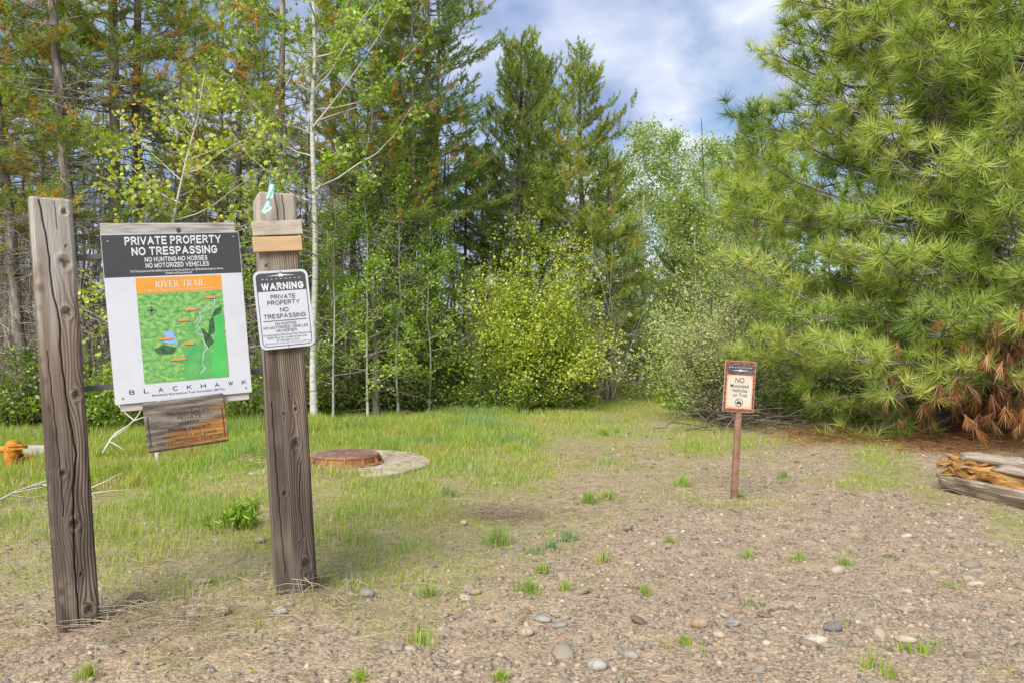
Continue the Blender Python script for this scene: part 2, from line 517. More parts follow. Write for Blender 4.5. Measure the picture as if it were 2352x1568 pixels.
# ------------------------------------------------------------------ vegetation materials
M_LODGE = foliage('lodgepole_needles', [(0.0, (0.143, 0.234, 0.039)), (0.35, (0.260, 0.377, 0.052)), (0.72, (0.468, 0.572, 0.078)), (0.86, (0.624, 0.650, 0.117)), (0.9, (0.676, 0.273, 0.046)), (1.0, (0.780, 0.377, 0.078))], 0.36)
M_CENTER = foliage('dark_pine_needles', [(0.0, (0.145, 0.225, 0.043)), (0.4, (0.261, 0.362, 0.058)), (0.8, (0.450, 0.536, 0.087)), (0.95, (0.580, 0.609, 0.116)), (0.97, (0.667, 0.319, 0.087)), (1.0, (0.725, 0.362, 0.087))], 0.33)
M_POND = foliage('long_pine_needles', [(0.0, (0.16, 0.26, 0.05)), (0.45, (0.37, 0.49, 0.085)), (0.75, (0.56, 0.64, 0.15)), (1.0, (0.68, 0.69, 0.23))], 0.38, 0.05)
M_RUST = foliage('dead_pine_needles', [(0.0, (0.16, 0.06, 0.02)), (0.5, (0.36, 0.15, 0.045)), (0.8, (0.50, 0.26, 0.08)), (1.0, (0.58, 0.42, 0.20))], 0.3)
M_ASPEN = foliage('aspen_leaves', [(0.0, (0.22, 0.36, 0.03)), (0.5, (0.36, 0.53, 0.05)), (1.0, (0.50, 0.62, 0.10))], 0.45)
M_LIME = foliage('young_lime_leaves', [(0.0, (0.32, 0.42, 0.03)), (0.5, (0.46, 0.54, 0.04)), (1.0, (0.60, 0.62, 0.10))], 0.42)
M_BUSH = foliage('shrub_leaves', [(0.0, (0.291, 0.403, 0.034)), (0.5, (0.493, 0.605, 0.056)), (1.0, (0.672, 0.717, 0.123))], 0.45)
M_WILLOW = foliage('willow_leaves', [(0.0, (0.36, 0.43, 0.13)), (0.5, (0.54, 0.60, 0.23)), (1.0, (0.66, 0.69, 0.34))], 0.42)
M_UNDER = foliage('undergrowth_leaves', [(0.0, (0.108, 0.180, 0.018)), (0.5, (0.225, 0.333, 0.032)), (1.0, (0.396, 0.486, 0.054))], 0.42)  # shade at the foot of the wood is put into these darkened greens
M_FARASP = foliage('far_aspen_leaves', [(0.0, (0.24, 0.36, 0.06)), (0.5, (0.40, 0.52, 0.11)), (1.0, (0.54, 0.62, 0.20))], 0.45)
M_FARWOOD = foliage('far_wood_leaves', [(0.0, (0.11, 0.17, 0.03)), (0.5, (0.20, 0.28, 0.05)), (1.0, (0.34, 0.42, 0.10))], 0.4)
M_GRASS = foliage('grass_blades', [(0.0, (0.552, 0.460, 0.267)), (0.2, (0.478, 0.423, 0.156)), (0.35, (0.405, 0.478, 0.055)), (0.55, (0.331, 0.497, 0.046)), (0.75, (0.221, 0.386, 0.064)), (1.0, (0.294, 0.442, 0.230))], 0.35, 0.05)
M_STRAW = foliage('dry_straw', [(0.0, (0.30, 0.21, 0.15)), (0.5, (0.48, 0.38, 0.27)), (1.0, (0.66, 0.57, 0.43))], 0.15)
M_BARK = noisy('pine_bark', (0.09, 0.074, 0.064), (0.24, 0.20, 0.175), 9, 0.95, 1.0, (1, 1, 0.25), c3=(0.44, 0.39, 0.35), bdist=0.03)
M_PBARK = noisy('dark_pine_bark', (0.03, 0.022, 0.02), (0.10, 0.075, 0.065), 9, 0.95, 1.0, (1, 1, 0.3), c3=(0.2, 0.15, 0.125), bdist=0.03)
M_TWIG = noisy('dead_twigs', (0.13, 0.105, 0.09), (0.29, 0.25, 0.215), 3, 0.95, 0.0, c3=(0.48, 0.43, 0.385))
M_PTWIG = noisy('grey_pine_limbs', (0.12, 0.105, 0.10), (0.23, 0.205, 0.195), 3, 0.95, 0.0, c3=(0.36, 0.33, 0.32))
M_PALE = noisy('pale_twigs', (0.42, 0.39, 0.34), (0.64, 0.60, 0.54), 4, 0.9, 0.0)
M_SHTWIG = noisy('shrub_stems', (0.07, 0.055, 0.05), (0.2, 0.16, 0.13), 5, 0.9, 0.0)

def aspen_bark():
    m, n, l, out = mat_new('aspen_bark')
    p = n.new('ShaderNodeBsdfPrincipled'); p.inputs['Roughness'].default_value = 0.8
    co = n.new('ShaderNodeTexCoord')
    mp = n.new('ShaderNodeMapping'); mp.inputs['Scale'].default_value = (4, 4, 16); l.new(co.outputs['Object'], mp.inputs['Vector'])
    z = n.new('ShaderNodeTexNoise'); z.inputs['Scale'].default_value = 1.6; z.inputs['Detail'].default_value = 4; l.new(mp.outputs[0], z.inputs['Vector'])
    rp = ramp(n, [(0.30, (0.05, 0.045, 0.04)), (0.37, (0.46, 0.45, 0.40)), (0.6, (0.62, 0.61, 0.55)), (0.75, (0.50, 0.50, 0.43))])
    l.new(z.outputs['Fac'], rp.inputs['Fac']); l.new(rp.outputs['Color'], p.inputs['Base Color'])
    b = n.new('ShaderNodeBump'); b.inputs['Strength'].default_value = 0.4; b.inputs['Distance'].default_value = 0.01
    l.new(z.outputs['Fac'], b.inputs['Height']); l.new(b.outputs[0], p.inputs['Normal'])
    l.new(p.outputs[0], out.inputs['Surface'])
    return m
M_ASPBARK = aspen_bark()

# ------------------------------------------------------------------ tree builders (local coordinates, base at the origin)
def trunk_path(h, r0, r, bend=0.12, K=14, top=0.12):
    s = np.linspace(0, 1, K)
    x = np.cumsum(r.normal(size=K) * bend / K); y = np.cumsum(r.normal(size=K) * bend / K)
    x -= x[0]; y -= y[0]
    P = np.stack([x, y, s * h - 0.08], 1)
    R = r0 * (1 - s * (1 - top)) ** 0.85
    R[0] *= 1.25
    return P, R

def on_trunk(P, z):
    return np.array([np.interp(z, P[:, 2], P[:, 0]), np.interp(z, P[:, 2], P[:, 1]), z])

def pine(name, label, mats, seed, h, r0, live, prof, gap=0.3, nper=5, elev=(0.0, 0.35), curve=0.25, twig_gap=0.16, twig_len=0.45,
         tuft=dict(n=16, L=0.06, w=0.008, th=(15, 85), shoot=0.12), tone=(0.3, 0.16), rust=0.0, dead=(0, 0.5, 3.0, 1.0), clump=0.0, loc=(0, 0, 0), group=None,
         front=None, limb_r=0.018, dens=1.0, hang=0.0, twig_tufts=2, jit=0.10, skip=None, evar=0.12):
    r = np.random.default_rng(seed)
    root = thing(name, label, 'tree', loc, group)
    P, R = trunk_path(h, r0, r, 0.25)
    V, T = tubes(P, R, 9)
    add('trunk', tri_mesh('trunk', V, T, True), mats['bark'], root)
    LA, LR, TW, TR = [], [], [], []
    tp, td, tt = [], [], []
    z = live
    while z < h - 0.12:
        f = (z - live) / (h - live)
        for k in range(nper):
            az = r.random() * 2 * math.pi
            Lb = prof(f) * (0.65 + 0.5 * r.random())
            if front is not None: Lb *= front(az)
            if clump and r.random() < clump: continue
            zz = z + r.normal() * gap * 0.3
            o = on_trunk(P, min(zz, h - 0.08))
            e = elev[0] + (elev[1] - elev[0]) * f + r.normal() * evar
            s = np.linspace(0, 1, 6)
            dirh = np.array([math.cos(az), math.sin(az), 0])
            side = np.array([-math.sin(az), math.cos(az), 0])
            wob = np.cumsum(r.normal(size=6)) * 0.035 * Lb
            path = o + s[:, None] * Lb * dirh + wob[:, None] * side
            path[:, 2] += Lb * (math.tan(e) * s + curve * s ** 2 - hang * s * (1 - f)) + np.cumsum(r.normal(size=6)) * 0.02 * Lb
            LA.append(path); LR.append(limb_r * (0.35 + 0.65 * min(Lb, 2) / 2) * (1 - s * 0.82))
            nt = max(2, int(Lb / twig_gap))
            bt = np.clip(tone[0] + r.normal() * tone[1], 0, 0.84)
            for j in range(nt + 1):
                sj = 1.0 if j == nt else 0.28 + 0.7 * (j + r.random()) / nt
                if r.random() > dens and j < nt: continue
                q = np.array([np.interp(sj, s, path[:, c]) for c in range(3)])
                bd = norm(path[min(5, int(sj * 5) + 1)] - path[max(0, int(sj * 5) - 1)])
                if skip is not None and skip(q, r): continue
                if j == nt:
                    dv = bd
                    tl = 0.06
                else:
                    sg = 1 if j % 2 else -1
                    ang = math.radians(r.uniform(30, 65)) * sg
                    dv = bd * math.cos(ang) + np.cross([0, 0, 1], bd) * math.sin(ang)
                    tl = min(twig_len, 0.5 * Lb) * (1.15 - 0.75 * sj) * (0.6 + 0.8 * r.random())
                dv = norm(dv + np.array([0, 0, r.uniform(-0.1, 0.45)]))
                mid = q + dv * tl * 0.5 + r.normal(size=3) * 0.015
                end = q + dv * tl + np.array([0, 0, 0.12 * tl])
                TW.append(np.stack([q, mid, end])); TR.append(np.array([0.5, 0.4, 0.3]) * limb_r * 0.42)
                tn = min(0.84, max(0, bt + r.normal() * jit))
                if rust and r.random() < rust: tn = r.uniform(0.9, 1.0)
                m_ = twig_tufts if tl > 0.12 else 1
                for q2 in range(m_):
                    fr = 1 - q2 * 0.45
                    tp.append(mid + (end - mid) * (2 * fr - 1) if fr > 0.5 else q + (mid - q) * 2 * fr)
                    td.append(norm(dv + np.array([0, 0, 0.35]) + r.normal(size=3) * 0.25)); tt.append(tn)
        z += gap * (0.75 + 0.5 * r.random()) * (1 - 0.45 * f)
    # leader
    for q2 in range(4):
        tp.append(P[-1] + np.array([0, 0, 0.05 - 0.08 * q2])); td.append(np.array([r.normal() * .1, r.normal() * .1, 1.0])); tt.append(0.5)
    acc = Acc(); acc.add(*tubes(np.array(LA), np.array(LR), 5)); acc.add(*tubes(np.array(TW), np.array(TR), 3))
    add('limbs', acc.mesh('limbs', True), mats['limb'], root)
    fa = Acc(); fa.add(*needles(np.array(tp), np.array(td), tone=np.array(tt), r=r, **tuft))
    add('crown', fa.mesh('crown'), mats['leaf'], root)
    nd, z0, z1, dl = dead
    if nd:
        add('dead_limbs', dead_limbs(r, P, nd, z0, z1, dl), mats['dead'], root)
    return root

def dead_limbs(r, P, n, z0, z1, dl, rad=0.011):
    A1, R1, A2, R2 = [], [], [], []
    s = np.linspace(0, 1, 6)
    for k in range(n):
        zz = z0 + (z1 - z0) * r.random(); az = r.random() * 2 * math.pi; L = dl * (0.35 + 0.9 * r.random())
        o = on_trunk(P, zz); d = np.array([math.cos(az), math.sin(az), 0]); sd = np.array([-d[1], d[0], 0])
        path = o + s[:, None] * L * d + (np.cumsum(r.normal(size=6)) * 0.05 * L)[:, None] * sd
        path[:, 2] += L * (r.uniform(-0.25, 0.35) * s - r.uniform(0, 0.5) * s ** 2) + np.cumsum(r.normal(size=6)) * 0.03 * L
        A1.append(path); R1.append(rad * (0.7 + 0.6 * r.random()) * (1 - 0.8 * s))
        for j in range(int(3 + L * 6)):
            sj = r.uniform(0.2, 1); q = np.array([np.interp(sj, s, path[:, c]) for c in range(3)])
            dv = norm(d * r.uniform(0.2, 1) + sd * r.normal() * 0.8 + np.array([0, 0, r.normal() * 0.6])); tl = L * r.uniform(0.12, 0.4)
            A2.append(np.stack([q, q + dv * tl * 0.5 + r.normal(size=3) * 0.02, q + dv * tl + np.array([0, 0, -0.1 * tl])])); R2.append(np.array([0.45, 0.35, 0.2]) * rad)
    acc = Acc(); acc.add(*tubes(np.array(A1), np.array(R1), 4)); acc.add(*tubes(np.array(A2), np.array(R2), 3))
    return acc.mesh('dead_limbs', True)

def broadleaf(name, label, mats, seed, h, r0, zlow, prof, nb=34, elev=(0.55, 0.9), twigs=7, nleaf=9, lsize=0.05, shape=4, tone=(0.5, 0.2), loc=(0, 0, 0),
              group=None, trunk_pts=None, extra=(), limb_r=0.02, curve=0.2, spread=0.07, top=0.12, cat='tree'):
    r = np.random.default_rng(seed)
    root = thing(name, label, cat, loc, group)
    if trunk_pts is None:
        P, R = trunk_path(h, r0, r, 0.35, top=top)
    else:
        P = np.array(trunk_pts, float); s = np.linspace(0, 1, len(P)); R = r0 * (1 - s * (1 - top))
    V, T = tubes(P, R, 9)
    add('trunk', tri_mesh('trunk', V, T, True), mats['bark'], root)
    LA, LR, TW, TR, lp, lt = [], [], [], [], [], []
    specs = []
    for k in range(nb):
        f = (k + r.random()) / nb
        z = zlow + (h - zlow) * f * 0.96
        specs.append((z, r.random() * 2 * math.pi, prof(f) * (0.6 + 0.6 * r.random()), elev[0] + (elev[1] - elev[0]) * f + r.normal() * 0.15))
    specs += list(extra)
    s = np.linspace(0, 1, 6)
    for z, az, L, e in specs:
        o = on_trunk(P, z); d = np.array([math.cos(az), math.sin(az), 0]); sd = np.array([-d[1], d[0], 0])
        path = o + s[:, None] * L * math.cos(e) * d + (np.cumsum(r.normal(size=6)) * 0.05 * L)[:, None] * sd
        path[:, 2] += L * math.sin(e) * s + L * curve * (s ** 2 - s * 0.6) + np.cumsum(r.normal(size=6)) * 0.03 * L
        LA.append(path); LR.append(limb_r * (0.3 + 0.7 * min(1.5, L) / 1.5) * (1 - 0.85 * s))
        bt = tone[0] + r.normal() * tone[1] * 0.8
        for j in range(twigs + int(L * 2)):
            sj = r.uniform(0.25, 1.0) if j else 1.0
            q = np.array([np.interp(sj, s, path[:, c]) for c in range(3)])
            dv = norm(d * 0.7 + r.normal(size=3) * 0.7 + np.array([0, 0, 0.25])); tl = (0.12 + 0.22 * L) * r.uniform(0.4, 1.0)
            tw = np.stack([q, q + dv * tl * 0.5 + r.normal(size=3) * 0.02, q + dv * tl])
            TW.append(tw); TR.append(np.array([0.4, 0.3, 0.15]) * limb_r * 0.55)
            m_ = r.poisson(nleaf)
            tq = r.random(m_) ** 0.6
            lp.append(q + dv * tl * tq[:, None] + r.normal(size=(m_, 3)) * spread); lt.append(np.clip(bt + r.normal(size=m_) * tone[1], 0, 1))
    acc = Acc(); acc.add(*tubes(np.array(LA), np.array(LR), 5)); acc.add(*tubes(np.array(TW), np.array(TR), 3))
    add('limbs', acc.mesh('limbs', True), mats['limb'], root)
    fa = Acc(); fa.add(*leaves(np.concatenate(lp), lsize, np.concatenate(lt), shape, r=r))
    add('crown', fa.mesh('crown'), mats['leaf'], root)
    return root

def shrub(name, label, mats, seed, h, rad, nstem=26, twigs=9, nleaf=12, lsize=0.05, shape=4, tone=(0.5, 0.2), loc=(0, 0, 0), group=None, upright=0.5, bare=0.2, stem_r=0.012,
          spread=0.07, width=1.0, ry=None, dirleaf=False):
    r = np.random.default_rng(seed)
    root = thing(name, label, 'shrub', loc, group)
    ry = ry or rad
    LA, LR, TW, TR, lp, lt, ld = [], [], [], [], [], [], []
    s = np.linspace(0, 1, 7)
    for k in range(nstem):
        az = r.random() * 2 * math.pi; rr = math.sqrt(r.random())
        tx, ty = math.cos(az) * rr * rad, math.sin(az) * rr * ry
        hh = h * (1 - 0.55 * rr ** 2) * r.uniform(0.5, 1.15)
        b = np.array([r.normal() * 0.12 * rad, r.normal() * 0.12 * ry, -0.05])
        path = np.stack([b[0] + (tx - b[0]) * s ** (1 + upright), b[1] + (ty - b[1]) * s ** (1 + upright), b[2] + hh * s ** 0.9], 1)
        path += np.cumsum(r.normal(size=(7, 3)), 0) * 0.02 * h
        LA.append(path); LR.append(stem_r * (0.6 + 0.7 * r.random()) * (1 - 0.85 * s))
        bt = tone[0] + r.normal() * tone[1] * 0.8
        for j in range(twigs):
            sj = r.uniform(bare, 1) if j else 1.0
            q = np.array([np.interp(sj, s, path[:, c]) for c in range(3)])
            dv = norm(r.normal(size=3) * np.array([1, 1, 0.5]) + np.array([tx, ty, 0]) / max(rad, .1) * 0.5 + np.array([0, 0, 0.35])); tl = r.uniform(0.08, 0.26) * h ** 0.7
            TW.append(np.stack([q, q + dv * tl * 0.5 + r.normal(size=3) * 0.015, q + dv * tl])); TR.append(np.array([0.4, 0.3, 0.15]) * stem_r * 0.7)
            m_ = r.poisson(nleaf)
            tq = r.random(m_) ** 0.7
            lp.append(q + dv * tl * tq[:, None] + r.normal(size=(m_, 3)) * spread * h ** 0.5); lt.append(np.clip(bt + r.normal(size=m_) * tone[1], 0, 1)); ld.append(np.repeat(dv[None], m_, 0))
    acc = Acc(); acc.add(*tubes(np.array(LA), np.array(LR), 5)); acc.add(*tubes(np.array(TW), np.array(TR), 3))
    add('stems', acc.mesh('stems', True), mats['limb'], root)
    lp = np.concatenate(lp); keep = lp[:, 2] > 0.02
    fa = Acc(); fa.add(*leaves(lp[keep], lsize, np.concatenate(lt)[keep], shape, width, dirs=np.concatenate(ld)[keep] if dirleaf else None, r=r))
    add('foliage', fa.mesh('foliage'), mats['leaf'], root)
    return root

def gz(x, y):
    return float(hgt(np.array([x]), np.array([y]))[0])

def at(px, d):
    x = XAT(px, d)
    return (x, d, gz(x, d))

# ------------------------------------------------------------------ the lodgepole wood on the left
GL = 'lodgepole pines of the wood on the left'
ml = dict(bark=M_BARK, limb=M_TWIG, leaf=M_LODGE, dead=M_TWIG)
tuftL = dict(n=30, L=0.085, w=0.014, th=(15, 85), shoot=0.20)
profL = lambda f: 1.75 * (1 - f) ** 0.7 * (0.55 + 0.45 * min(1, f * 5)) + 0.15
pA = pine('lodgepole_pine', 'thick grey pine trunk straight behind the map sign, right of the left post', ml, 21, 13.5, 0.125, 3.3, profL, 0.36, 5, (-0.05, 0.5), 0.2, 0.11, 0.5, tuftL,
          (0.48, 0.19), 0.10, (150, 0.5, 6.0, 1.1), 0.38, at(256, 13.2), GL, limb_r=0.022)
pB = pine('lodgepole_pine', 'grey pine leaning left just right of the left post top', ml, 22, 12.5, 0.12, 3.3, profL, 0.38, 5, (-0.1, 0.4), 0.2, 0.11, 0.5, tuftL,
          (0.52, 0.19), 0.15, (140, 0.4, 5.5, 1.2), 0.38, at(207, 12.4), GL, limb_r=0.022)
pB.rotation_euler = (0, math.radians(-4.5), 0)
pC = pine('lodgepole_pine', 'slim dark pine between the warning sign post and the white aspen', ml, 23, 12.0, 0.085, 4.0, lambda f: 1.3 * (1 - f) ** 0.7 + 0.15, 0.36, 4, (0.0, 0.5), 0.25, 0.12, 0.4, tuftL,
          (0.42, 0.19), 0.12, (140, 0.4, 6.0, 1.1), 0.24, at(655, 13.3), GL, limb_r=0.018)
pD = pine('lodgepole_pine', 'tall pine with long upswept boughs reaching right into the sky', ml, 24, 15.0, 0.10, 4.2, lambda f: 1.75 * (1 - f) ** 0.6 + 0.15, 0.30, 6, (-0.15, 0.35), 0.35, 0.11, 0.5, tuftL,
          (0.36, 0.14), 0.02, (80, 0.4, 6.0, 1.1), 0.12, at(985, 17.0), GL, limb_r=0.02)
def tilt(l, f=0.0): return (math.radians(f), math.radians(-l))
for src, px, d, sc, lean, rz, lab in [
    (pA, 62, 12.0, 0.80, 4.8, 1.0, 'pine leaning left at the left edge of the photo, left of the left post'),
    (pC, 97, 16.0, 0.85, 0.5, 2.2, 'thin pine stem directly above the left post, farther back'),
    (pC, 323, 14.0, 1.2, 0.0, 0.6, 'dark pine trunk above the middle of the map sign'),
    (pC, 455, 17.5, 0.95, 0.5, 3.9, 'slim far pine behind the lime green sapling'),
    (pB, 540, 16.5, 0.80, 0.0, 2.6, 'pine above the right end of the map sign'),
    (pB, 607, 17.0, 0.72, -0.5, 5.1, 'slim pine right above the turquoise tape'),
    (pC, 812, 15.0, 0.95, 0.0, 4.4, 'dark pine stem just right of the white aspen'),
    (pC, 864, 14.3, 0.85, 0.3, 5.5, 'second dark pine stem right of the white aspen'),
    (pC, 912, 17.0, 0.95, 0.0, 1.4, 'third dark pine stem right of the white aspen'),
    (pC, 947, 15.6, 0.80, 0.2, 3.1, 'fourth dark pine stem right of the white aspen'),
    (pC, 1002, 19.0, 0.95, -0.4, 0.2, 'thin pine stem close beside the tall upswept pine'),
    (pA, 405, 19.5, 0.90, 0.0, 4.6, 'pine far back behind the stem of the lime green sapling'),
    (pA, 150, 22.0, 1.0, 0.0, 3.0, 'far pine seen between the left post and the map sign'),
    (pB, 505, 23.0, 1.0, 0.0, 1.2, 'far pine above the right half of the map sign'),
    (pA, 770, 23.0, 1.05, 0.0, 1.9, 'far pine behind the gap right of the white aspen'),
    (pB, 20, 21.0, 0.95, 0.0, 5.0, 'far pine behind the leaning pine at the left edge'),
    (pB, -60, 13.0, 0.90, 2.0, 4.0, 'pine cut by the left edge of the photo, only boughs showing')]:
    loc = at(px, d); t_ = tilt(lean)
    dup(src, loc, (t_[0], t_[1], rz) if lean == 0 else Matrix.Rotation(t_[1], 4, 'Y').__matmul__(Matrix.Rotation(rz, 4, 'Z')).to_euler(), sc, lab, GL)

# ------------------------------------------------------------------ the pines in the middle
GCN = 'dark pines in the middle of the wood edge'
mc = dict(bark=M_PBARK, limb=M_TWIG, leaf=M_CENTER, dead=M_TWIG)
tuftC = dict(n=26, L=0.10, w=0.017, th=(12, 75), shoot=0.24)
profC = lambda f: 2.15 * (1 - f) ** 0.8 * (0.6 + 0.4 * min(1, f * 4)) + 0.12
c1 = pine('dark_pine', 'dark green pine with the highest pointed top left of the clouds', mc, 31, 8.95, 0.12, 1.7, profC, 0.29, 6, (0.05, 0.75), 0.25, 0.115, 0.45, tuftC,
          (0.55, 0.2), 0.02, (40, 0.4, 2.6, 1.3), 0.05, at(1189, 19.0), GCN)
c2 = pine('dark_pine', 'pointed open topped pine farthest right of the two tall middle pines', mc, 32, 8.4, 0.11, 2.2, lambda f: 1.95 * (1 - f) ** 0.85 * (0.6 + 0.4 * min(1, f * 4)) + 0.1, 0.29, 5, (0.0, 0.75), 0.2, 0.115, 0.42, tuftC,
          (0.55, 0.2), 0.05, (60, 0.4, 4.0, 1.3), 0.12, at(1336, 18.0), GCN)
for src, px, d, sc, rz, lab in [
    (c1, 1243, 21.0, 1.035, 2.3, 'smaller pine top showing between the two pointed middle pines'),
    (c1, 1115, 20.0, 0.72, 4.2, 'low dark pine left of the two pointed middle pines'),
    (c2, 1395, 17.6, 0.70, 1.2, 'brownish low pine right of the two pointed middle pines'),
    (c2, 1735, 16.0, 0.76, 3.3, 'pine top peeping out left of the big long needled pine'),
    (c1, 1445, 24.0, 0.34, 0.8, 'small dark pine added to darken the end of the trail opening'),  # added as a dark backdrop that deepens the opening
    (c2, 1545, 19.5, 0.36, 2.8, 'small dark pine right of the trail opening behind the willow'),
    (c1, 1575, 21.0, 0.62, 5.4, 'short pine in front of the far pale aspens')]:
    dup(src, at(px, d), (0, 0, rz), sc, lab, GCN)

# ------------------------------------------------------------------ the big long needled pine on the right
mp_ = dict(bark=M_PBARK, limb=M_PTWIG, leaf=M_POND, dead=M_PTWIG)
BP = np.array([XAT(2275, 10.4), 10.4])
tuftP = dict(n=52, L=0.228, w=0.0105, th=(10, 112), shoot=0.10)
def pfront(az):
    # boughs towards the trail are shorter: the trail edge has kept them back
    return (1.0 - 0.24 * max(0, -math.sin(az)) ** 2) * (0.30 if math.sin(az) > 0.55 else 1.0)
big = pine('long_needled_pine', 'big bright green long needled pine filling the right side', mp_, 43, 10.5, 0.19, 0.35, lambda f: 3.2 * (1 - f) ** 0.33 * (0.9 + 0.1 * min(1, f * 6)) + 0.2, 0.195, 9,
           (-0.14, 0.55), 0.22, 0.098, 0.7, tuftP, (0.54, 0.2), 0.0, (46, 0.35, 2.2, 2.0), 0.04, (BP[0], BP[1], gz(*BP)), None, front=pfront, limb_r=0.034, dens=0.95, hang=0.06, twig_tufts=1, jit=0.16, evar=0.24,
           skip=lambda q, r: q[0] > -1.35 and q[2] < 1.55 and r.random() < (0.8 if q[2] < 1.25 else 0.4))
r_ = np.random.default_rng(77)
# dead brown bunches hanging inside and low on the right
nD = 950
dp = np.stack([r_.uniform(-1.9, 2.3, nD), r_.uniform(-2.75, 0.0, nD), 0.20 + 1.35 * r_.random(nD) ** 1.1], 1)
dp = dp[(dp[:, 0] > -1.2) | (r_.random(nD) < 0.3)]
dd = r_.normal(size=(len(dp), 3)) * 0.4 + np.array([0, -0.15, -1.0])
Vd, Td, td_ = needles(dp, dd, 30, 0.20, 0.011, (5, 55), 0.10, r_.random(len(dp)) ** 1.2, 0.35, r_)
add('dead_needles', tri_mesh('dead_needles', Vd, Td, False, tone=td_), M_RUST, big)
# buds: pale candles at the shoot tips are part of the crown

# ------------------------------------------------------------------ aspens
ma = dict(bark=M_ASPBARK, limb=M_PALE, leaf=M_ASPEN)
# main white aspen: forked high up, long pale limbs to the right
asp = broadleaf('aspen', 'tall white barked aspen forking high, right of the warning sign', ma, 51, 11.5, 0.06, 2.4, lambda f: 1.9 * (1 - f) ** 0.5 + 0.2, 34, (0.35, 0.8), 8, 17, 0.075,
                4, (0.5, 0.2), at(722, 13.0), 'aspens', limb_r=0.018, curve=0.5,
                extra=[(4.9, 0.15, 2.5, 0.9), (5.6, -0.1, 2.2, 0.8), (4.0, 0.4, 2.0, 0.6), (6.1, 2.9, 2.2, 1.1), (6.3, 0.3, 2.2, 1.15)])
sap = broadleaf('aspen_sapling', 'aspen sapling with crossing pale stems right of the white aspen', ma, 52, 5.6, 0.032, 0.7, lambda f: 1.15 * (1 - f) ** 0.5 + 0.15, 36, (0.3, 0.9), 7, 16, 0.062, 4,
                (0.45, 0.2), at(868, 15.4), 'aspen saplings in the wood edge', limb_r=0.012)
for px, d, sc, rz, lab in [(765, 13.4, 0.7, 0.2, 'aspen sapling in front of the pines just right of the white trunk'), (845, 13.8, 0.78, 3.7, 'front aspen sapling below the long pale limbs'), (915, 14.4, 0.85, 5.1, 'front aspen sapling between white trunk and lime bush'), (985, 14.8, 0.72, 1.8, 'short aspen sapling left of the lime bush at the wood front'), (610, 13.8, 0.75, 2.7, 'aspen sapling behind the warning sign'),
                           (790, 14.6, 0.85, 1.3, 'leafy aspen sapling close right of the white aspen base'), (945, 15.8, 1.05, 2.9, 'leafy aspen sapling left of the lime green bush'),
                           (1015, 16.6, 0.8, 4.4, 'lower aspen sapling touching the lime green bush on its left'), (690, 15.0, 0.6, 5.6, 'small aspen sapling directly left of the white aspen base')]:
    dup(sap, at(px, d), (0, 0, rz), sc, lab, 'aspen saplings in the wood edge')
# young lime aspen behind the map sign
mlm = dict(bark=M_PALE, limb=M_PALE, leaf=M_LIME)
yl = at(361, 7.9)
tp_ = np.array([[0, 0, -0.05], [0.02, 0, 0.6], [0.05, 0, 1.2], [0.10, 0, 2.0], [0.16, 0.0, 2.5], [0.22, 0, 2.8], [0.31, 0, 3.2], [0.42, 0, 3.6], [0.49, 0, 4.05]])
broadleaf('lime_sapling', 'lime green young aspen rising behind the map sign', mlm, 53, 4.0, 0.026, 2.15, lambda f: 0.75 * (1 - f) ** 0.6 + 0.08, 15, (0.35, 0.7), 6, 11, 0.043, 6, (0.55, 0.22), yl, 'aspens',
          trunk_pts=tp_, limb_r=0.011, spread=0.045, top=0.2,
          extra=[(2.15, 0.1, 0.95, 0.15), (2.2, 0.2, 1.05, 0.02), (2.3, -0.3, 0.8, 0.1), (2.6, 0.05, 1.0, 0.5), (2.75, 3.1, 0.95, 0.6), (3.0, 0.15, 0.95, 0.55), (2.9, 3.3, 0.8, 0.75), (1.6, 3.0, 0.9, 0.25), (1.4, 3.4, 0.85, 0.1)])
# far pale aspens right of the middle
mfa = dict(bark=M_ASPBARK, limb=M_PALE, leaf=M_FARASP)
fa1 = broadleaf('far_aspen', 'leftmost of the far pale aspens under the clouds', mfa, 54, 10.2, 0.09, 1.2, lambda f: 2.0 * (1 - f) ** 0.45 + 0.3, 60, (0.4, 0.8), 9, 17, 0.10, 4, (0.5, 0.2), at(1472, 26.0), 'far pale aspens', limb_r=0.02, spread=0.18)
fa1.scale = (0.88,) * 3
for px, d, sc, rz, lab in [(1556, 27.0, 0.88, 1.7, 'second of the far pale aspens, right of the leftmost one'), (1640, 26.0, 0.82, 3.6, 'far pale aspen with bare grey twigs left of the big pine'),
                           (1702, 24.0, 0.76, 5.0, 'far pale aspen partly behind the big long needled pine'), (1415, 25.0, 0.72, 2.6, 'far pale aspen showing behind the right pointed pine'), (1800, 22.0, 0.72, 0.4, 'far aspen hidden mostly by the big long needled pine'), (1562, 22.0, 0.52, 4.1, 'low aspen in front of the far pale aspens, above the willow'), (1600, 20.5, 0.52, 2.1, 'low aspen right behind the willow bush'), (1690, 18.5, 0.5, 3.1, 'low aspen between the willow bush and the big pine')]:
    dup(fa1, at(px, d), (0, 0, rz), sc, lab, 'far pale aspens')

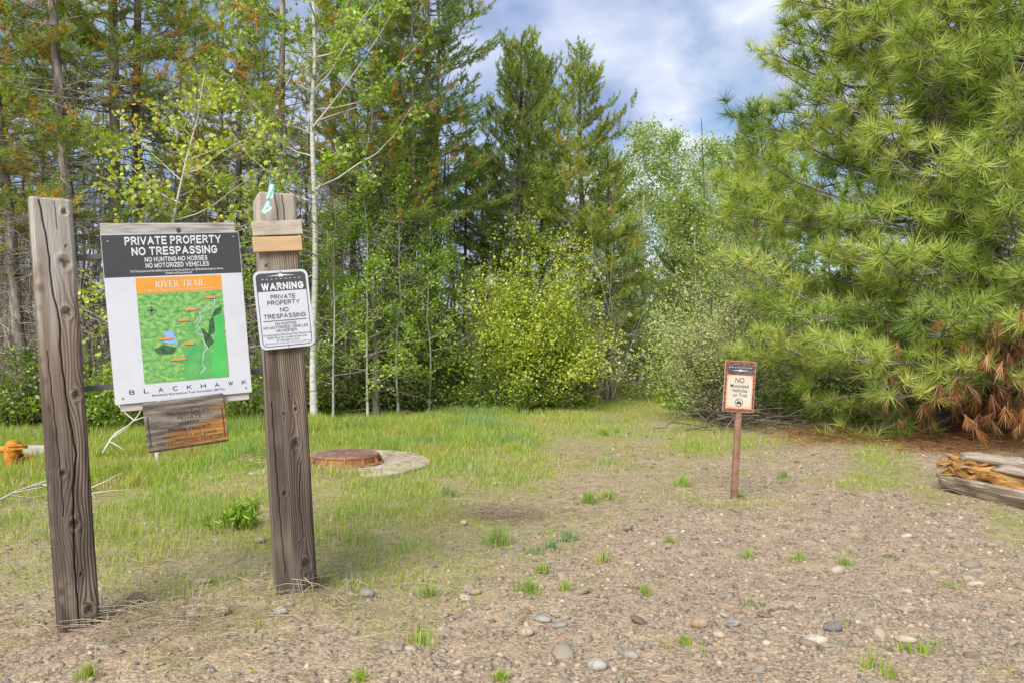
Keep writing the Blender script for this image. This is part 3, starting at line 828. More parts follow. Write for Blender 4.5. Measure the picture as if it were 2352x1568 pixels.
# ------------------------------------------------------------------ shrubs
mb = dict(limb=M_SHTWIG, leaf=M_BUSH)
shrub('lime_bush', 'broad lime green bush at the middle of the wood edge', mb, 61, 3.6, 1.65, 54, 19, 30, 0.052, 4, (0.66, 0.28), at(1228, 15.2), None, 0.9, 0.5, 0.016, 0.055, ry=1.3)
mw = dict(limb=M_SHTWIG, leaf=M_WILLOW)
shrub('willow_bush', 'pale silvery green willow bush left of the big pine', mw, 62, 2.75, 1.35, 84, 18, 18, 0.045, 4, (0.7, 0.25), at(1662, 12.4), None, 0.35, 0.25, 0.011, 0.05, 0.55, ry=1.1, dirleaf=True)
mu = dict(limb=M_SHTWIG, leaf=M_UNDER)
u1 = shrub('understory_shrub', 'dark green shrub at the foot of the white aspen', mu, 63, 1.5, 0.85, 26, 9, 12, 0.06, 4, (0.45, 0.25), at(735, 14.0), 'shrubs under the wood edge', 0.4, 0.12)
mg_ = dict(limb=M_SHTWIG, leaf=M_ASPEN)
u2 = shrub('leafy_shrub', 'bright green leafy shrub between map sign and left post', mg_, 64, 1.9, 0.8, 24, 9, 11, 0.06, 4, (0.5, 0.22), at(215, 11.2), 'shrubs under the wood edge', 0.4, 0.1)
GU = 'shrubs under the wood edge'
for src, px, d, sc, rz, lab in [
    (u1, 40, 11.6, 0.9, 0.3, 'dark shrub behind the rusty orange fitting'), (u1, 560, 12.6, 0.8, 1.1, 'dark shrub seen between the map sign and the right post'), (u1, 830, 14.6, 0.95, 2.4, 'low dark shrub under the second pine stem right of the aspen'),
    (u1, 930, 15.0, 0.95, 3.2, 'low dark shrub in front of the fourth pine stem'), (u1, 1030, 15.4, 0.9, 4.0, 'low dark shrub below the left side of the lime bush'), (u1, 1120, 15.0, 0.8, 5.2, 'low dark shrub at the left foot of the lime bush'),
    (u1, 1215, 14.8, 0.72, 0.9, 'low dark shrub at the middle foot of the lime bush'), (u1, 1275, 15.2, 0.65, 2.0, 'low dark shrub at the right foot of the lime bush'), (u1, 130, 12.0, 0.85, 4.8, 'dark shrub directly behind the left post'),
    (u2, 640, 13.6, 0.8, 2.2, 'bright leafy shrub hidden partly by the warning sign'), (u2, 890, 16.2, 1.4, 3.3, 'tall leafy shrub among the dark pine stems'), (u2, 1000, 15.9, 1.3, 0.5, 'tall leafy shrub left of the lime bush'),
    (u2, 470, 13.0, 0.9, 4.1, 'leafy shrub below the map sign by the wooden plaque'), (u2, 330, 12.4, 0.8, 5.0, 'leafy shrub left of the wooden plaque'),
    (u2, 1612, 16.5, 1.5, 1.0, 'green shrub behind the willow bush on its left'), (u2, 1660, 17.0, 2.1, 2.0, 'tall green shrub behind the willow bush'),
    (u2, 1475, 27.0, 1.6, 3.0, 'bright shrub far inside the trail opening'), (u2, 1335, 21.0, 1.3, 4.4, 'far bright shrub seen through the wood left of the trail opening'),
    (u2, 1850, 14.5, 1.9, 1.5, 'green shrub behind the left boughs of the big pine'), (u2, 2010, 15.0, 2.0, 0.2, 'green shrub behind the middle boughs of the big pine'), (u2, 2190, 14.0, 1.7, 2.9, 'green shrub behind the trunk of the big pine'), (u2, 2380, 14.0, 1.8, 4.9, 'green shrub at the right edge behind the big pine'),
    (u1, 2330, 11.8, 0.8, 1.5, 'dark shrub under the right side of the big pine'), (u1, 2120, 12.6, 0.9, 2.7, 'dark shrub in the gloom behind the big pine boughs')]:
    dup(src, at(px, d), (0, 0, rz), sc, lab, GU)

# undergrowth nobody could count: low leaves and bare twigs along the foot of the wood
r_ = np.random.default_rng(91)
def edge_d(px):
    return np.interp(px, [-200, 0, 300, 600, 900, 1200, 1400, 1480, 1600, 1800, 2500], [11.5, 11.7, 12.2, 13.4, 15.0, 15.2, 15.6, 17.5, 13.0, 12.2, 11.6])
nU = 52000
px_ = r_.uniform(-350, 2700, nU); dd_ = edge_d(px_) + r_.exponential(1.5, nU) + 4.0 * r_.random(nU) * ((px_ > 1375) & (px_ < 1510)) + r_.normal(size=nU) * 0.25
x_ = (px_ - CXP) / F * dd_
hh_ = 0.10 + 0.75 * vn(x_, dd_, 0.8, 12) ** 1.5
keep = ~((px_ > 1375) & (px_ < 1510) & (dd_ < 17.6))
keep &= ~((px_ > 1700) & (dd_ < 11.5))
pos = np.stack([x_, dd_, hgt(x_, dd_) + hh_ * r_.random(nU) ** 1.1], 1)[keep]
ua = Acc(); ua.add(*leaves(pos, 0.06, np.clip(0.45 + 0.9 * (vn(pos[:, 0], pos[:, 1], 1.2, 13) - 0.5) + r_.normal(size=len(pos)) * 0.15 + 0.5 * ((pos[:, 0] / pos[:, 1] > 0.11) & (pos[:, 0] / pos[:, 1] < 0.20)), 0, 1), 4, r=r_))  # trail opening leaves get a brighter tone, sunlight put into their colour
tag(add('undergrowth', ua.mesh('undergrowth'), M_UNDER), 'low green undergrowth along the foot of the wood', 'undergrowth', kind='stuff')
nT = 2600
px_ = r_.uniform(-250, 1420, nT); dd_ = edge_d(px_) + r_.exponential(2.6, nT)
x_ = (px_ - CXP) / F * dd_
b0 = np.stack([x_, dd_, hgt(x_, dd_) - 0.02], 1)
L_ = r_.uniform(0.4, 2.4, nT); dv = norm(np.stack([r_.normal(size=nT) * 0.35, r_.normal(size=nT) * 0.3, np.ones(nT)], 1))
b0[:, 2] += (r_.random(nT) ** 1.5) * 2.2 * (r_.random(nT) < 0.6)
lay = r_.random(nT) < 0.5
dv[lay] = norm(np.stack([r_.normal(size=nT), r_.normal(size=nT) * 0.5, r_.normal(size=nT) * 0.35], 1))[lay]
wb = r_.normal(size=(nT, 3)) * 0.10
Pq = np.stack([b0, b0 + dv * (L_ * 0.35)[:, None] + wb * 0.5, b0 + dv * (L_ * 0.7)[:, None] + wb, b0 + dv * L_[:, None] + wb * 0.4], 1)
Rq = (0.004 + 0.007 * r_.random(nT))[:, None] * np.array([1, 0.8, 0.6, 0.25])
ta = Acc(); ta.add(*tubes(Pq, Rq, 3))
tag(add('deadwood_tangle', ta.mesh('deadwood_tangle', True), M_TWIG), 'tangle of thin dead grey twigs inside the wood', 'twigs', kind='stuff')

# far wood behind: reads as one mass
nF = 38000
xF = r_.uniform(-34, 34, nF); yF = r_.uniform(30, 44, nF)
top = 2.2 + 4.2 * vn(xF, yF * 0.3, 3.2, 14) ** 1.3
zF = top * r_.random(nF) ** 0.8
keep = ~((xF > -2.6) & (xF < 0.2) & (zF > 3.0))
pos = np.stack([xF, yF, zF], 1)[keep]
fw = Acc(); fw.add(*leaves(pos, 0.20, np.clip(0.5 + 1.1 * (vn(pos[:, 0], pos[:, 2], 1.6, 15) - 0.5) + r_.normal(size=len(pos)) * 0.12, 0, 1), 4, r=r_))
tag(add('far_wood', fw.mesh('far_wood'), M_FARWOOD), 'pale green far wood showing between the trunks', 'woodland', kind='stuff')
nS = 330
yS = r_.uniform(17.5, 34, nS); xS = np.where(r_.random(nS) < 0.75, r_.uniform(-0.72, -0.08, nS) * yS, r_.uniform(-0.7, 0.7, nS) * yS)
xS = np.where((xS / yS > 0.10) & (xS / yS < 0.21), -xS * 2.2, xS); hS = r_.uniform(3.5, 9, nS)
Pq = np.stack([np.stack([xS + r_.normal(size=nS) * 0.1 * k, yS, np.full(nS, -0.1) + hS * k / 3], 1) for k in range(4)], 1)
Rq = r_.uniform(0.03, 0.075, nS)[:, None] * np.array([1, 0.8, 0.55, 0.15])
fs = Acc(); fs.add(*tubes(Pq, Rq, 5))
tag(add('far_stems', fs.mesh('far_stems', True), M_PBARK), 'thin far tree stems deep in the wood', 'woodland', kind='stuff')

# ------------------------------------------------------------------ grass
def blades(x, y, h, w, tone, r, seg=2, lean=0.5):
    N = len(x)
    z = hgt(x, y) - 0.004
    az = r.random(N) * 2 * math.pi
    ln = (np.abs(r.normal(size=N)) * lean * h)
    d = np.stack([np.cos(az), np.sin(az), np.zeros(N)], 1)
    saz = r.random(N) * math.pi
    sd = np.stack([np.cos(saz), np.sin(saz), np.zeros(N)], 1) * (w * 0.5)[:, None] if np.ndim(w) else np.stack([np.cos(saz), np.sin(saz), np.zeros(N)], 1) * w * 0.5
    b = np.stack([x, y, z], 1)
    tip = b + d * ln[:, None]; tip[:, 2] += np.sqrt(np.maximum(h ** 2 - ln ** 2 * 0.6, (0.35 * h) ** 2))
    if seg == 1:
        V = np.stack([b - sd, b + sd, tip], 1).reshape(-1, 3)
        return V, np.arange(3 * N).reshape(-1, 3), np.repeat(tone, 3)
    mid = b + d * ln[:, None] * 0.28; mid[:, 2] += (tip[:, 2] - b[:, 2]) * 0.6
    V = np.stack([b - sd, b + sd, mid - sd * 0.75, mid + sd * 0.75, tip], 1).reshape(-1, 3)
    T = (np.arange(N)[:, None, None] * 5 + np.array([[0, 1, 3], [0, 3, 2], [2, 3, 4]])[None]).reshape(-1, 3)
    return V, T, np.repeat(tone, 5)

r_ = np.random.default_rng(101)
ga = Acc()
SLAB = np.array([XAT(766, 7.94), 7.94]); SLAB_R = 1.0
for y0, y1, dens, w, seg in [(2.3, 6.0, 6800, 0.0038, 2), (6.0, 10.0, 4200, 0.006, 2), (10.0, 18.5, 1500, 0.011, 1)]:
    area = (1.44 * (y0 + y1) / 2 + 1.8) * (y1 - y0)
    n = int(area * dens)
    y = np.sqrt(r_.uniform(y0 ** 2, y1 ** 2, n)); x = r_.uniform(-1, 1, n) * (0.72 * y + 0.9)
    D, Hh, Tn = field(x, y)
    cl = vn(x, y, 0.35, 5) * 0.6 + vn(x, y, 0.11, 6) * 0.4
    cl2 = vn(x, y, 0.9, 7)
    pr = np.clip(D ** 1.7 * 0.95 + (cl - 0.52) * 1.7 * np.clip(1.15 - D, 0, 1) * np.clip(D * 2.5, 0, 1) + (cl2 - 0.5) * 0.7 * D, 0, 1) * np.clip(D * 2.2, 0, 1)
    pr = pr * np.where(y < 7.2, np.clip((vn(x, y, 0.55, 27) * 0.7 + vn(x, y, 0.2, 28) * 0.3 - 0.31) * 5, 0.08, 1), 1)
    keep = r_.random(n) < pr
    rs_ = np.hypot(x - SLAB[0], y - SLAB[1]); keep &= rs_ > np.where(x < SLAB[0] + 0.1, 0.68, np.where(y < SLAB[1] - 0.3, 0.82, 0.93)) + (cl - 0.5) * 0.25
    keep |= (hgt(x, y) > 0.053) & (rs_ < 1.05) & (r_.random(n) < 0.45 * D)
    keep &= ~((np.abs(x - 3.9) < 0.3) & (y < 6.5) & (y > 3.5))
    x, y, Hh, Tn, cl, cl2 = x[keep], y[keep], Hh[keep], Tn[keep], cl[keep], cl2[keep]
    m_ = len(x)
    h = 0.85 * Hh * (0.35 + 0.85 * r_.random(m_)) * (0.45 + 1.0 * cl2)
    tn = np.clip(Tn + (cl2 - 0.5) * 0.30 + (vn(x, y, 0.5, 19) - 0.5) * 0.5 + r_.normal(size=m_) * 0.07, 0.22, 1)
    dry = r_.random(m_) < 0.14 + 0.42 * (1 - np.clip(field(x, y)[0], 0, 1))
    tn[dry] = r_.uniform(0, 0.22, dry.sum())
    patch = vn(x, y, 0.45, 20) > 0.66
    tn[patch] *= 0.62; h[patch] *= 0.6
    ga.add(*blades(x, y, h, w * (0.7 + 0.6 * r_.random(m_)), tn, r_, seg))
# wisps scattered over the gravel
nc = 210
yc = np.sqrt(r_.uniform(2.5 ** 2, 9.0 ** 2, nc)); xc = r_.uniform(-1, 1, nc) * (0.70 * yc + 0.3)
kc = (r_.random(nc) < 0.25 + 0.75 * vn(xc, yc, 1.0, 22)) & (field(xc, yc)[0] < 0.5); xc, yc = xc[kc], yc[kc]; nc = len(xc)
nb = r_.integers(5, 34, nc); xx = np.repeat(xc, nb) + r_.normal(size=nb.sum()) * 0.03; yy = np.repeat(yc, nb) + r_.normal(size=nb.sum()) * 0.03
tw_ = np.repeat(r_.uniform(0.1, 0.85, nc), nb) + r_.normal(size=nb.sum()) * 0.08
ga.add(*blades(xx, yy, np.repeat(r_.uniform(0.02, 0.07, nc), nb) * r_.uniform(0.5, 1.2, nb.sum()), 0.0035 * (0.7 + 0.6 * r_.random(nb.sum())), np.clip(tw_, 0, 1), r_, 2, 0.7))
tag(add('grass', ga.mesh('grass'), M_GRASS), 'uneven meadow grass, lime green in the clearing and thin on the gravel', 'grass', kind='stuff')

# low broad leaved weeds creeping between the grass
n = 60000
y = np.sqrt(r_.uniform(2.5 ** 2, 9.5 ** 2, n)); x = r_.uniform(-1, 1, n) * (0.72 * y + 0.6)
D = field(x, y)[0]
k = (vn(x, y, 0.28, 23) * 0.6 + vn(x, y, 0.09, 24) * 0.4 > 0.60) & (r_.random(n) < np.clip(0.9 - np.abs(D - 0.5) * 2.2, 0, 1)) & (np.hypot(x - SLAB[0], y - SLAB[1]) > 1.03)
x, y = x[k], y[k]; m_ = len(x)
wa = Acc(); wa.add(*leaves(np.stack([x, y, hgt(x, y) + 0.004 + 0.022 * r_.random(m_)], 1), 0.013, np.clip(0.55 + 0.5 * (vn(x, y, 0.6, 25) - 0.5) + r_.normal(size=m_) * 0.12, 0, 1), 4, 0.8, dirs=np.stack([r_.normal(size=m_), r_.normal(size=m_), np.full(m_, 0.5)], 1), r=r_))
tag(add('creeping_weeds', wa.mesh('creeping_weeds'), M_GRASS), 'low creeping weeds in the thin grass at the gravel edge', 'weeds', kind='stuff')
# short dead straw and moss bits lying flat
def straws(n, xs, ys, L, w, tone, r, lift=0.01, arch=0.02):
    z = hgt(xs, ys) + lift * r.random(n)
    az = r.random(n) * 2 * math.pi
    l = L * (0.4 + 0.9 * r.random(n))
    d = np.stack([np.cos(az), np.sin(az), r.normal(size=n) * 0.10], 1) * l[:, None] * 0.5
    m0 = np.stack([xs, ys, z + arch * r.random(n)], 1)
    P = np.stack([m0 - d, m0 + np.array([0, 0, 0.3]) * (arch * r.random(n))[:, None], m0 + d], 1)
    P[:, [0, 2], 2] = np.maximum(P[:, [0, 2], 2], hgt(P[:, [0, 2], 0], P[:, [0, 2], 1]) + 0.001)
    V, T = tubes(P, np.full((n, 3), w * 0.5) * np.array([1, 1, 0.5]), 3)
    return V, T, np.repeat(tone, 9)
sa = Acc()
n = 17000
y = np.sqrt(r_.uniform(2.4 ** 2, 9.5 ** 2, n)); x = r_.uniform(-1, 1, n) * (0.72 * y + 0.6)
D, _, _ = field(x, y)
k = (r_.random(n) < np.clip(1.15 - np.abs(D - 0.28) * 2.0, 0.10, 1)) & (((x - SLAB[0]) ** 2 + (y - SLAB[1]) ** 2) > 1.02)
sa.add(*straws(k.sum(), x[k], y[k], 0.07, 0.0032, r_.random(k.sum()), r_))
# thicker heap of straw round the two posts and in the dead patch on the gravel
for (cx, cy), sx, sy, nn, tmax in [((POST_L[0] + 0.42, POST_L[1] - 0.10), 0.34, 0.15, 190, 0.9), (tuple(POST_R - [0.0, 0.12]), 0.22, 0.13, 90, 1.0), (GP(1160, 1182), 0.20, 0.13, 300, 0.5), ((POST_L[0] - 0.1, POST_L[1] - 0.25), 0.4, 0.2, 90, 0.9)]:
    x = cx + r_.normal(size=nn) * sx; y = cy + r_.normal(size=nn) * sy
    sa.add(*straws(nn, x, y, 0.17, 0.0036, r_.random(nn) * tmax, r_, 0.03, 0.05))
tag(add('dry_straw', sa.mesh('dry_straw', True), M_STRAW), 'dry straw and twigs strewn over the ground round the posts', 'straw', kind='stuff')
# straw and soil blown over the concrete slab
n = 620
aa = r_.random(n) * 6.283; q = np.sqrt(r_.random(n)) * 0.93
x = SLAB[0] + np.cos(aa) * q; y = SLAB[1] + np.sin(aa) * q
k = np.hypot(x - XAT(794, 7.80), y - 7.80) > 0.42
V, T, t = straws(k.sum(), x[k], y[k], 0.10, 0.005, r_.random(k.sum()), r_, 0.004, 0.01)
V[:, 2] = np.maximum(V[:, 2] + 0.055, 0.054)
sa2 = Acc(); sa2.add(V, T, t)
tag(add('slab_straw', sa2.mesh('slab_straw', True), M_STRAW), 'dry straw blown over the concrete slab', 'straw', kind='stuff')
# brown needles under the big pine
n = 9000
x = r_.uniform(2.2, 8.8, n); y = r_.uniform(7.0, 11.5, n)
k = r_.random(n) < litter_at(x, y)
na = Acc(); na.add(*straws(k.sum(), x[k], y[k], 0.17, 0.006, r_.random(k.sum()) * 0.85, r_, 0.05, 0.05))
tag(add('needle_litter', na.mesh('needle_litter', True), M_RUST), 'rust brown fallen needles under the big pine', 'needle litter', kind='stuff')

# ------------------------------------------------------------------ stones
def stone_material():
    m, n_, l, out = mat_new('river_stone')
    p = n_.new('ShaderNodeBsdfPrincipled'); p.inputs['Roughness'].default_value = 0.8; p.inputs['Specular IOR Level'].default_value = 0.25
    oi = n_.new('ShaderNodeObjectInfo'); at_ = n_.new('ShaderNodeAttribute'); at_.attribute_name = 'tone'
    ad = n_.new('ShaderNodeMath'); ad.operation = 'ADD'; fr = n_.new('ShaderNodeMath'); fr.operation = 'FRACT'
    l.new(oi.outputs['Random'], ad.inputs[0]); l.new(at_.outputs['Fac'], ad.inputs[1]); l.new(ad.outputs[0], fr.inputs[0])
    rp = ramp(n_, [(0.0, (0.16, 0.13, 0.10)), (0.18, (0.31, 0.24, 0.165)), (0.34, (0.235, 0.215, 0.18)), (0.5, (0.38, 0.30, 0.205)), (0.64, (0.27, 0.245, 0.205)), (0.78, (0.44, 0.35, 0.245)), (0.88, (0.34, 0.25, 0.17)), (0.95, (0.54, 0.46, 0.35)), (1.0, (0.23, 0.165, 0.12))])
    l.new(fr.outputs[0], rp.inputs['Fac'])
    co = n_.new('ShaderNodeTexCoord'); z = n_.new('ShaderNodeTexNoise'); z.inputs['Scale'].default_value = 45; z.inputs['Detail'].default_value = 5; l.new(co.outputs['Object'], z.inputs['Vector'])
    r2 = ramp(n_, [(0.3, (0.72,) * 3), (0.7, (1.15,) * 3)]); l.new(z.outputs['Fac'], r2.inputs['Fac'])
    mx = n_.new('ShaderNodeMix'); mx.data_type = 'RGBA'; mx.blend_type = 'MULTIPLY'; mx.inputs['Factor'].default_value = 1.0
    l.new(rp.outputs['Color'], mx.inputs['A']); l.new(r2.outputs['Color'], mx.inputs['B']); l.new(mx.outputs['Result'], p.inputs['Base Color'])
    b = n_.new('ShaderNodeBump'); b.inputs['Strength'].default_value = 0.3; b.inputs['Distance'].default_value = 0.004
    l.new(z.outputs['Fac'], b.inputs['Height']); l.new(b.outputs[0], p.inputs['Normal'])
    l.new(p.outputs[0], out.inputs['Surface'])
    return m
M_STONE = stone_material()

def ico(sub):
    bm = bmesh.new(); bmesh.ops.create_icosphere(bm, subdivisions=sub, radius=1.0)
    bm.verts.index_update()
    V = np.array([v.co[:] for v in bm.verts]); T = np.array([[v.index for v in f.verts] for f in bm.faces]); bm.free()
    return V, T
ICO1, ICO2, ICO3 = ico(1), ico(2), ico(3)

def stones(x, y, size, tone, r, base, sink=0.3, rough=0.16, flatn=(0.35, 0.7)):
    V0, T0 = base; N = len(x); k = len(V0)
    az = r.random(N) * 2 * math.pi
    ax = np.stack([0.8 + 0.5 * r.random(N), 0.65 + 0.35 * r.random(N), r.uniform(*flatn, N)], 1)
    f = 1 + (r.random((N, k)) - 0.5) * 2 * rough
    V = V0[None] * f[..., None] * ax[:, None] * size[:, None, None]
    c, s = np.cos(az)[:, None], np.sin(az)[:, None]
    X = V[..., 0] * c - V[..., 1] * s; Y = V[..., 0] * s + V[..., 1] * c
    tl = r.normal(size=(N, 2)) * 0.18
    Z = V[..., 2] + X * tl[:, :1] + Y * tl[:, 1:]
    z0 = hgt(x, y) + size * ax[:, 2] * (1 - 2 * sink) * 0.6
    W = np.stack([X + x[:, None], Y + y[:, None], Z + z0[:, None]], -1)
    T = (np.arange(N)[:, None, None] * k + T0[None]).reshape(-1, 3)
    return W.reshape(-1, 3), T, np.repeat(tone, k)

def bare(x, y):
    return 1 - np.clip(field(x, y)[0] * 1.7, 0, 1)

sta = Acc()
for y0, y1, dens, smin, smax, base in [(2.3, 4.2, 1500, 0.006, 0.022, ICO1), (4.2, 6.8, 700, 0.008, 0.026, ICO1), (6.8, 11.5, 160, 0.012, 0.034, ICO1)]:
    area = (1.44 * (y0 + y1) / 2 + 1.2) * (y1 - y0); n = int(area * dens)
    y = np.sqrt(r_.uniform(y0 ** 2, y1 ** 2, n)); x = r_.uniform(-1, 1, n) * (0.72 * y + 0.6)
    k = r_.random(n) < np.where(x > -0.5, 1.0, 0.35) * bare(x, y) * (0.35 + 0.9 * vn(x, y, 0.8, 17)) * (1 - litter_at(x, y) * 0.8)
    x, y = x[k], y[k]
    sz = smin + (smax - smin) * r_.random(len(x)) ** 3.0
    sta.add(*stones(x, y, sz, r_.random(len(x)), r_, base, 0.36))
tag(add('gravel', sta.mesh('gravel', True), M_STONE), 'small gravel strewn over the bare tan ground', 'gravel', kind='stuff')

# the larger pebbles: one object each, pressed into the ground
pm = []
for k in range(12):
    V, T, _ = stones(np.zeros(1), np.full(1, -50.0), np.ones(1), np.zeros(1), r_, ICO2, 0.5, 0.075, (0.38, 0.72))
    V = V - np.array([0, -50.0, 0]); V[:, 2] -= V[:, 2].mean()
    pm.append(tri_mesh('pebble', V, T, True, tone=np.zeros(len(V)))); pm[-1].materials.append(M_STONE)
cnt = 0; placed = []
while cnt < 300:
    y = math.sqrt(r_.uniform(2.5 ** 2, 5.6 ** 2)) if cnt < 235 else r_.uniform(5.0, 9.0)
    x = r_.uniform(-0.70, 0.70) * y
    b_ = float(bare(np.array([x]), np.array([y]))[0])
    if r_.random() > b_ * (1.0 if x > -0.8 else 0.35) * (0.25 + float(vn(np.array([x]), np.array([y]), 0.9, 18)[0]) * 1.2): continue
    if math.hypot(x - POST_R[0], y - POST_R[1]) < 0.2 or math.hypot(x - POST_L[0], y - POST_L[1]) < 0.2: continue
    s = 0.017 + 0.030 * r_.random() ** 2.2
    if any((x - a) ** 2 + (y - b) ** 2 < (s + c) ** 2 * 0.9 for a, b, c in placed): continue
    placed.append((x, y, s))
    o = bpy.data.objects.new('pebble', pm[int(r_.integers(12))]); COL.objects.link(o); o.parent = ground
    o.location = (x, y, gz(x, y) + s * r_.uniform(-0.22, 0.15)); o.scale = (s * r_.uniform(0.9, 1.25), s * r_.uniform(0.8, 1.05), s * r_.uniform(0.8, 1.15))
    o.rotation_euler = (r_.normal() * 0.15, r_.normal() * 0.15, r_.random() * 6.28)
    cnt += 1

# stones that stand out, one by one
def stone(px, py, wpx, label, tone, flatn=0.6, asp=0.75, rough=0.05, seed=0, name='stone', sink=0.2):
    x, y = GP(px, py); s = wpx / F * y * 0.5
    r = np.random.default_rng(200 + seed)
    V0, T0 = ICO3
    nz = sum(np.sin(V0 @ (r.normal(size=3) * q) + r.random() * 6) * a for q, a in ((2.2, 1.0), (3.6, 0.6), (6.0, 0.35)))
    V = V0 * (1 + nz[:, None] * rough) * np.array([1, asp, flatn]) * s
    me = tri_mesh(name, V, T0, True, tone=np.full(len(V), 0.0))
    m = noisy('stone_' + str(seed), tuple(c * 0.5 for c in tone), tuple(c * q for c, q in zip(tone, (.78, .75, .70))), 30, 0.8, 0.3, c3=tuple(min(1, c * .95) for c in tone), bdist=0.004)
    o = add(name, me, m)
    o.location = (x, y, gz(x, y) + s * flatn * (1 - 2 * sink)); o.rotation_euler = (0, 0, r.uniform(-0.5, 0.5))
    tag(o, label, 'stone', 'stones lying on the ground')
    return o
GREY, BLUE, BUFF, TAN, WHITE = (0.36, 0.35, 0.315), (0.34, 0.355, 0.345), (0.50, 0.42, 0.30), (0.46, 0.34, 0.22), (0.58, 0.54, 0.46)
for i, a in enumerate([
    (1371, 1533, 48, 'pale grey oval stone at the bottom edge below the middle', (0.46, 0.45, 0.41), .62, .8),
    (1447, 1512, 42, 'long grey stone just right of the pale oval stone', GREY, .5, .6),
    (1606, 1443, 40, 'rounded yellow buff stone in the right foreground gravel', TAN, .7, .8),
    (1681, 1440, 44, 'smooth flat grey stone right of the yellow buff stone', GREY, .4, .6),
    (1650, 1467, 32, 'cream egg shaped pebble just below the yellow buff stone', BUFF, .6, .7),
    (1872, 1482, 56, 'broad cream speckled stone in the right foreground', WHITE, .45, .6),
    (1913, 1453, 50, 'dark slate stone above the broad cream stone', (0.24, 0.24, 0.23), .5, .6),
    (2082, 1408, 46, 'flat pinkish cream stone in the right gravel', (0.48, 0.38, 0.29), .35, .6),
    (2080, 1482, 50, 'flat cream stone among grass tufts in the lower right', (0.52, 0.46, 0.36), .35, .6),
    (1246, 1422, 46, 'flat grey stone in the middle foreground', GREY, .35, .6),
    (1284, 1437, 40, 'blue grey flat stone beside the flat grey one', BLUE, .35, .6),
    (1208, 1454, 34, 'rounded buff pebble left of the middle foreground', BUFF, .65, .8),
    (512, 1432, 36, 'round tan stone lying between the two posts', (0.42, 0.35, 0.26), .85, .9),
    (440, 1440, 36, 'angular pale stone between the posts, nearer the left post', (0.42, 0.36, 0.28), .8, .8),
    (645, 1435, 32, 'small pale stone in front of the right post', (0.44, 0.43, 0.40), .6, .7),
    (312, 1388, 40, 'brownish stone half buried right of the left post foot', (0.34, 0.27, 0.19), .7, .8),
    (597, 1252, 26, 'grey stone in the grass left of the right post', (0.36, 0.34, 0.29), .7, .8),
    (466, 1348, 40, 'flat pale stone in the grass between the posts', (0.45, 0.41, 0.34), .35, .6),
    (1065, 1201, 17, 'small round cream pebble in the thin grass at the middle', (0.55, 0.45, 0.30), .85, .9),
    (842, 1381, 38, 'grey green stone right of the right post foot', (0.30, 0.31, 0.26), .6, .7),
    (1092, 1366, 34, 'tan stone beside a grass tuft at the middle', (0.40, 0.32, 0.23), .5, .7),
    (2113, 1283, 0.1, '', GREY), ]):
    if a[2] < 1: continue
    stone(*a, seed=i)

# ------------------------------------------------------------------ single grass tufts on the gravel
def tuft(px, py, hpx, label, tone, n=110, seed=0, w=0.0035, spread=0.32, lean=0.45):
    x0, y0 = GP(px, py); h = hpx / F * y0
    r = np.random.default_rng(300 + seed)
    a = r.random(n) * 6.283; q = np.minimum(np.abs(r.normal(size=n)), 2.0) * h * spread * r.uniform(0.8, 1.35)
    x = x0 + np.cos(a) * q; y = y0 + np.sin(a) * q * 0.8
    hh = h * (0.45 + 0.6 * r.random(n))
    tn = np.clip(tone + r.normal(size=n) * 0.06, 0.27, 1); dr_ = r.random(n) < r.uniform(0.1, 0.4); tn[dr_] = r.uniform(0, .22, dr_.sum()); hh = hh * np.where(r.random(n) < 0.3, 0.5, 1.0)
    V, T, t = blades(x, y, hh, w * (0.7 + 0.6 * r.random(n)), tn, r, 2, lean)
    b = np.array([x0, y0, gz(x0, y0)])
    o = add('grass_tuft', tri_mesh('grass_tuft', V - b, T, False, tone=t), M_GRASS); o.location = b
    tag(o, label, 'grass tuft', 'grass tufts on the gravel')
GT = 'single green grass tuft '
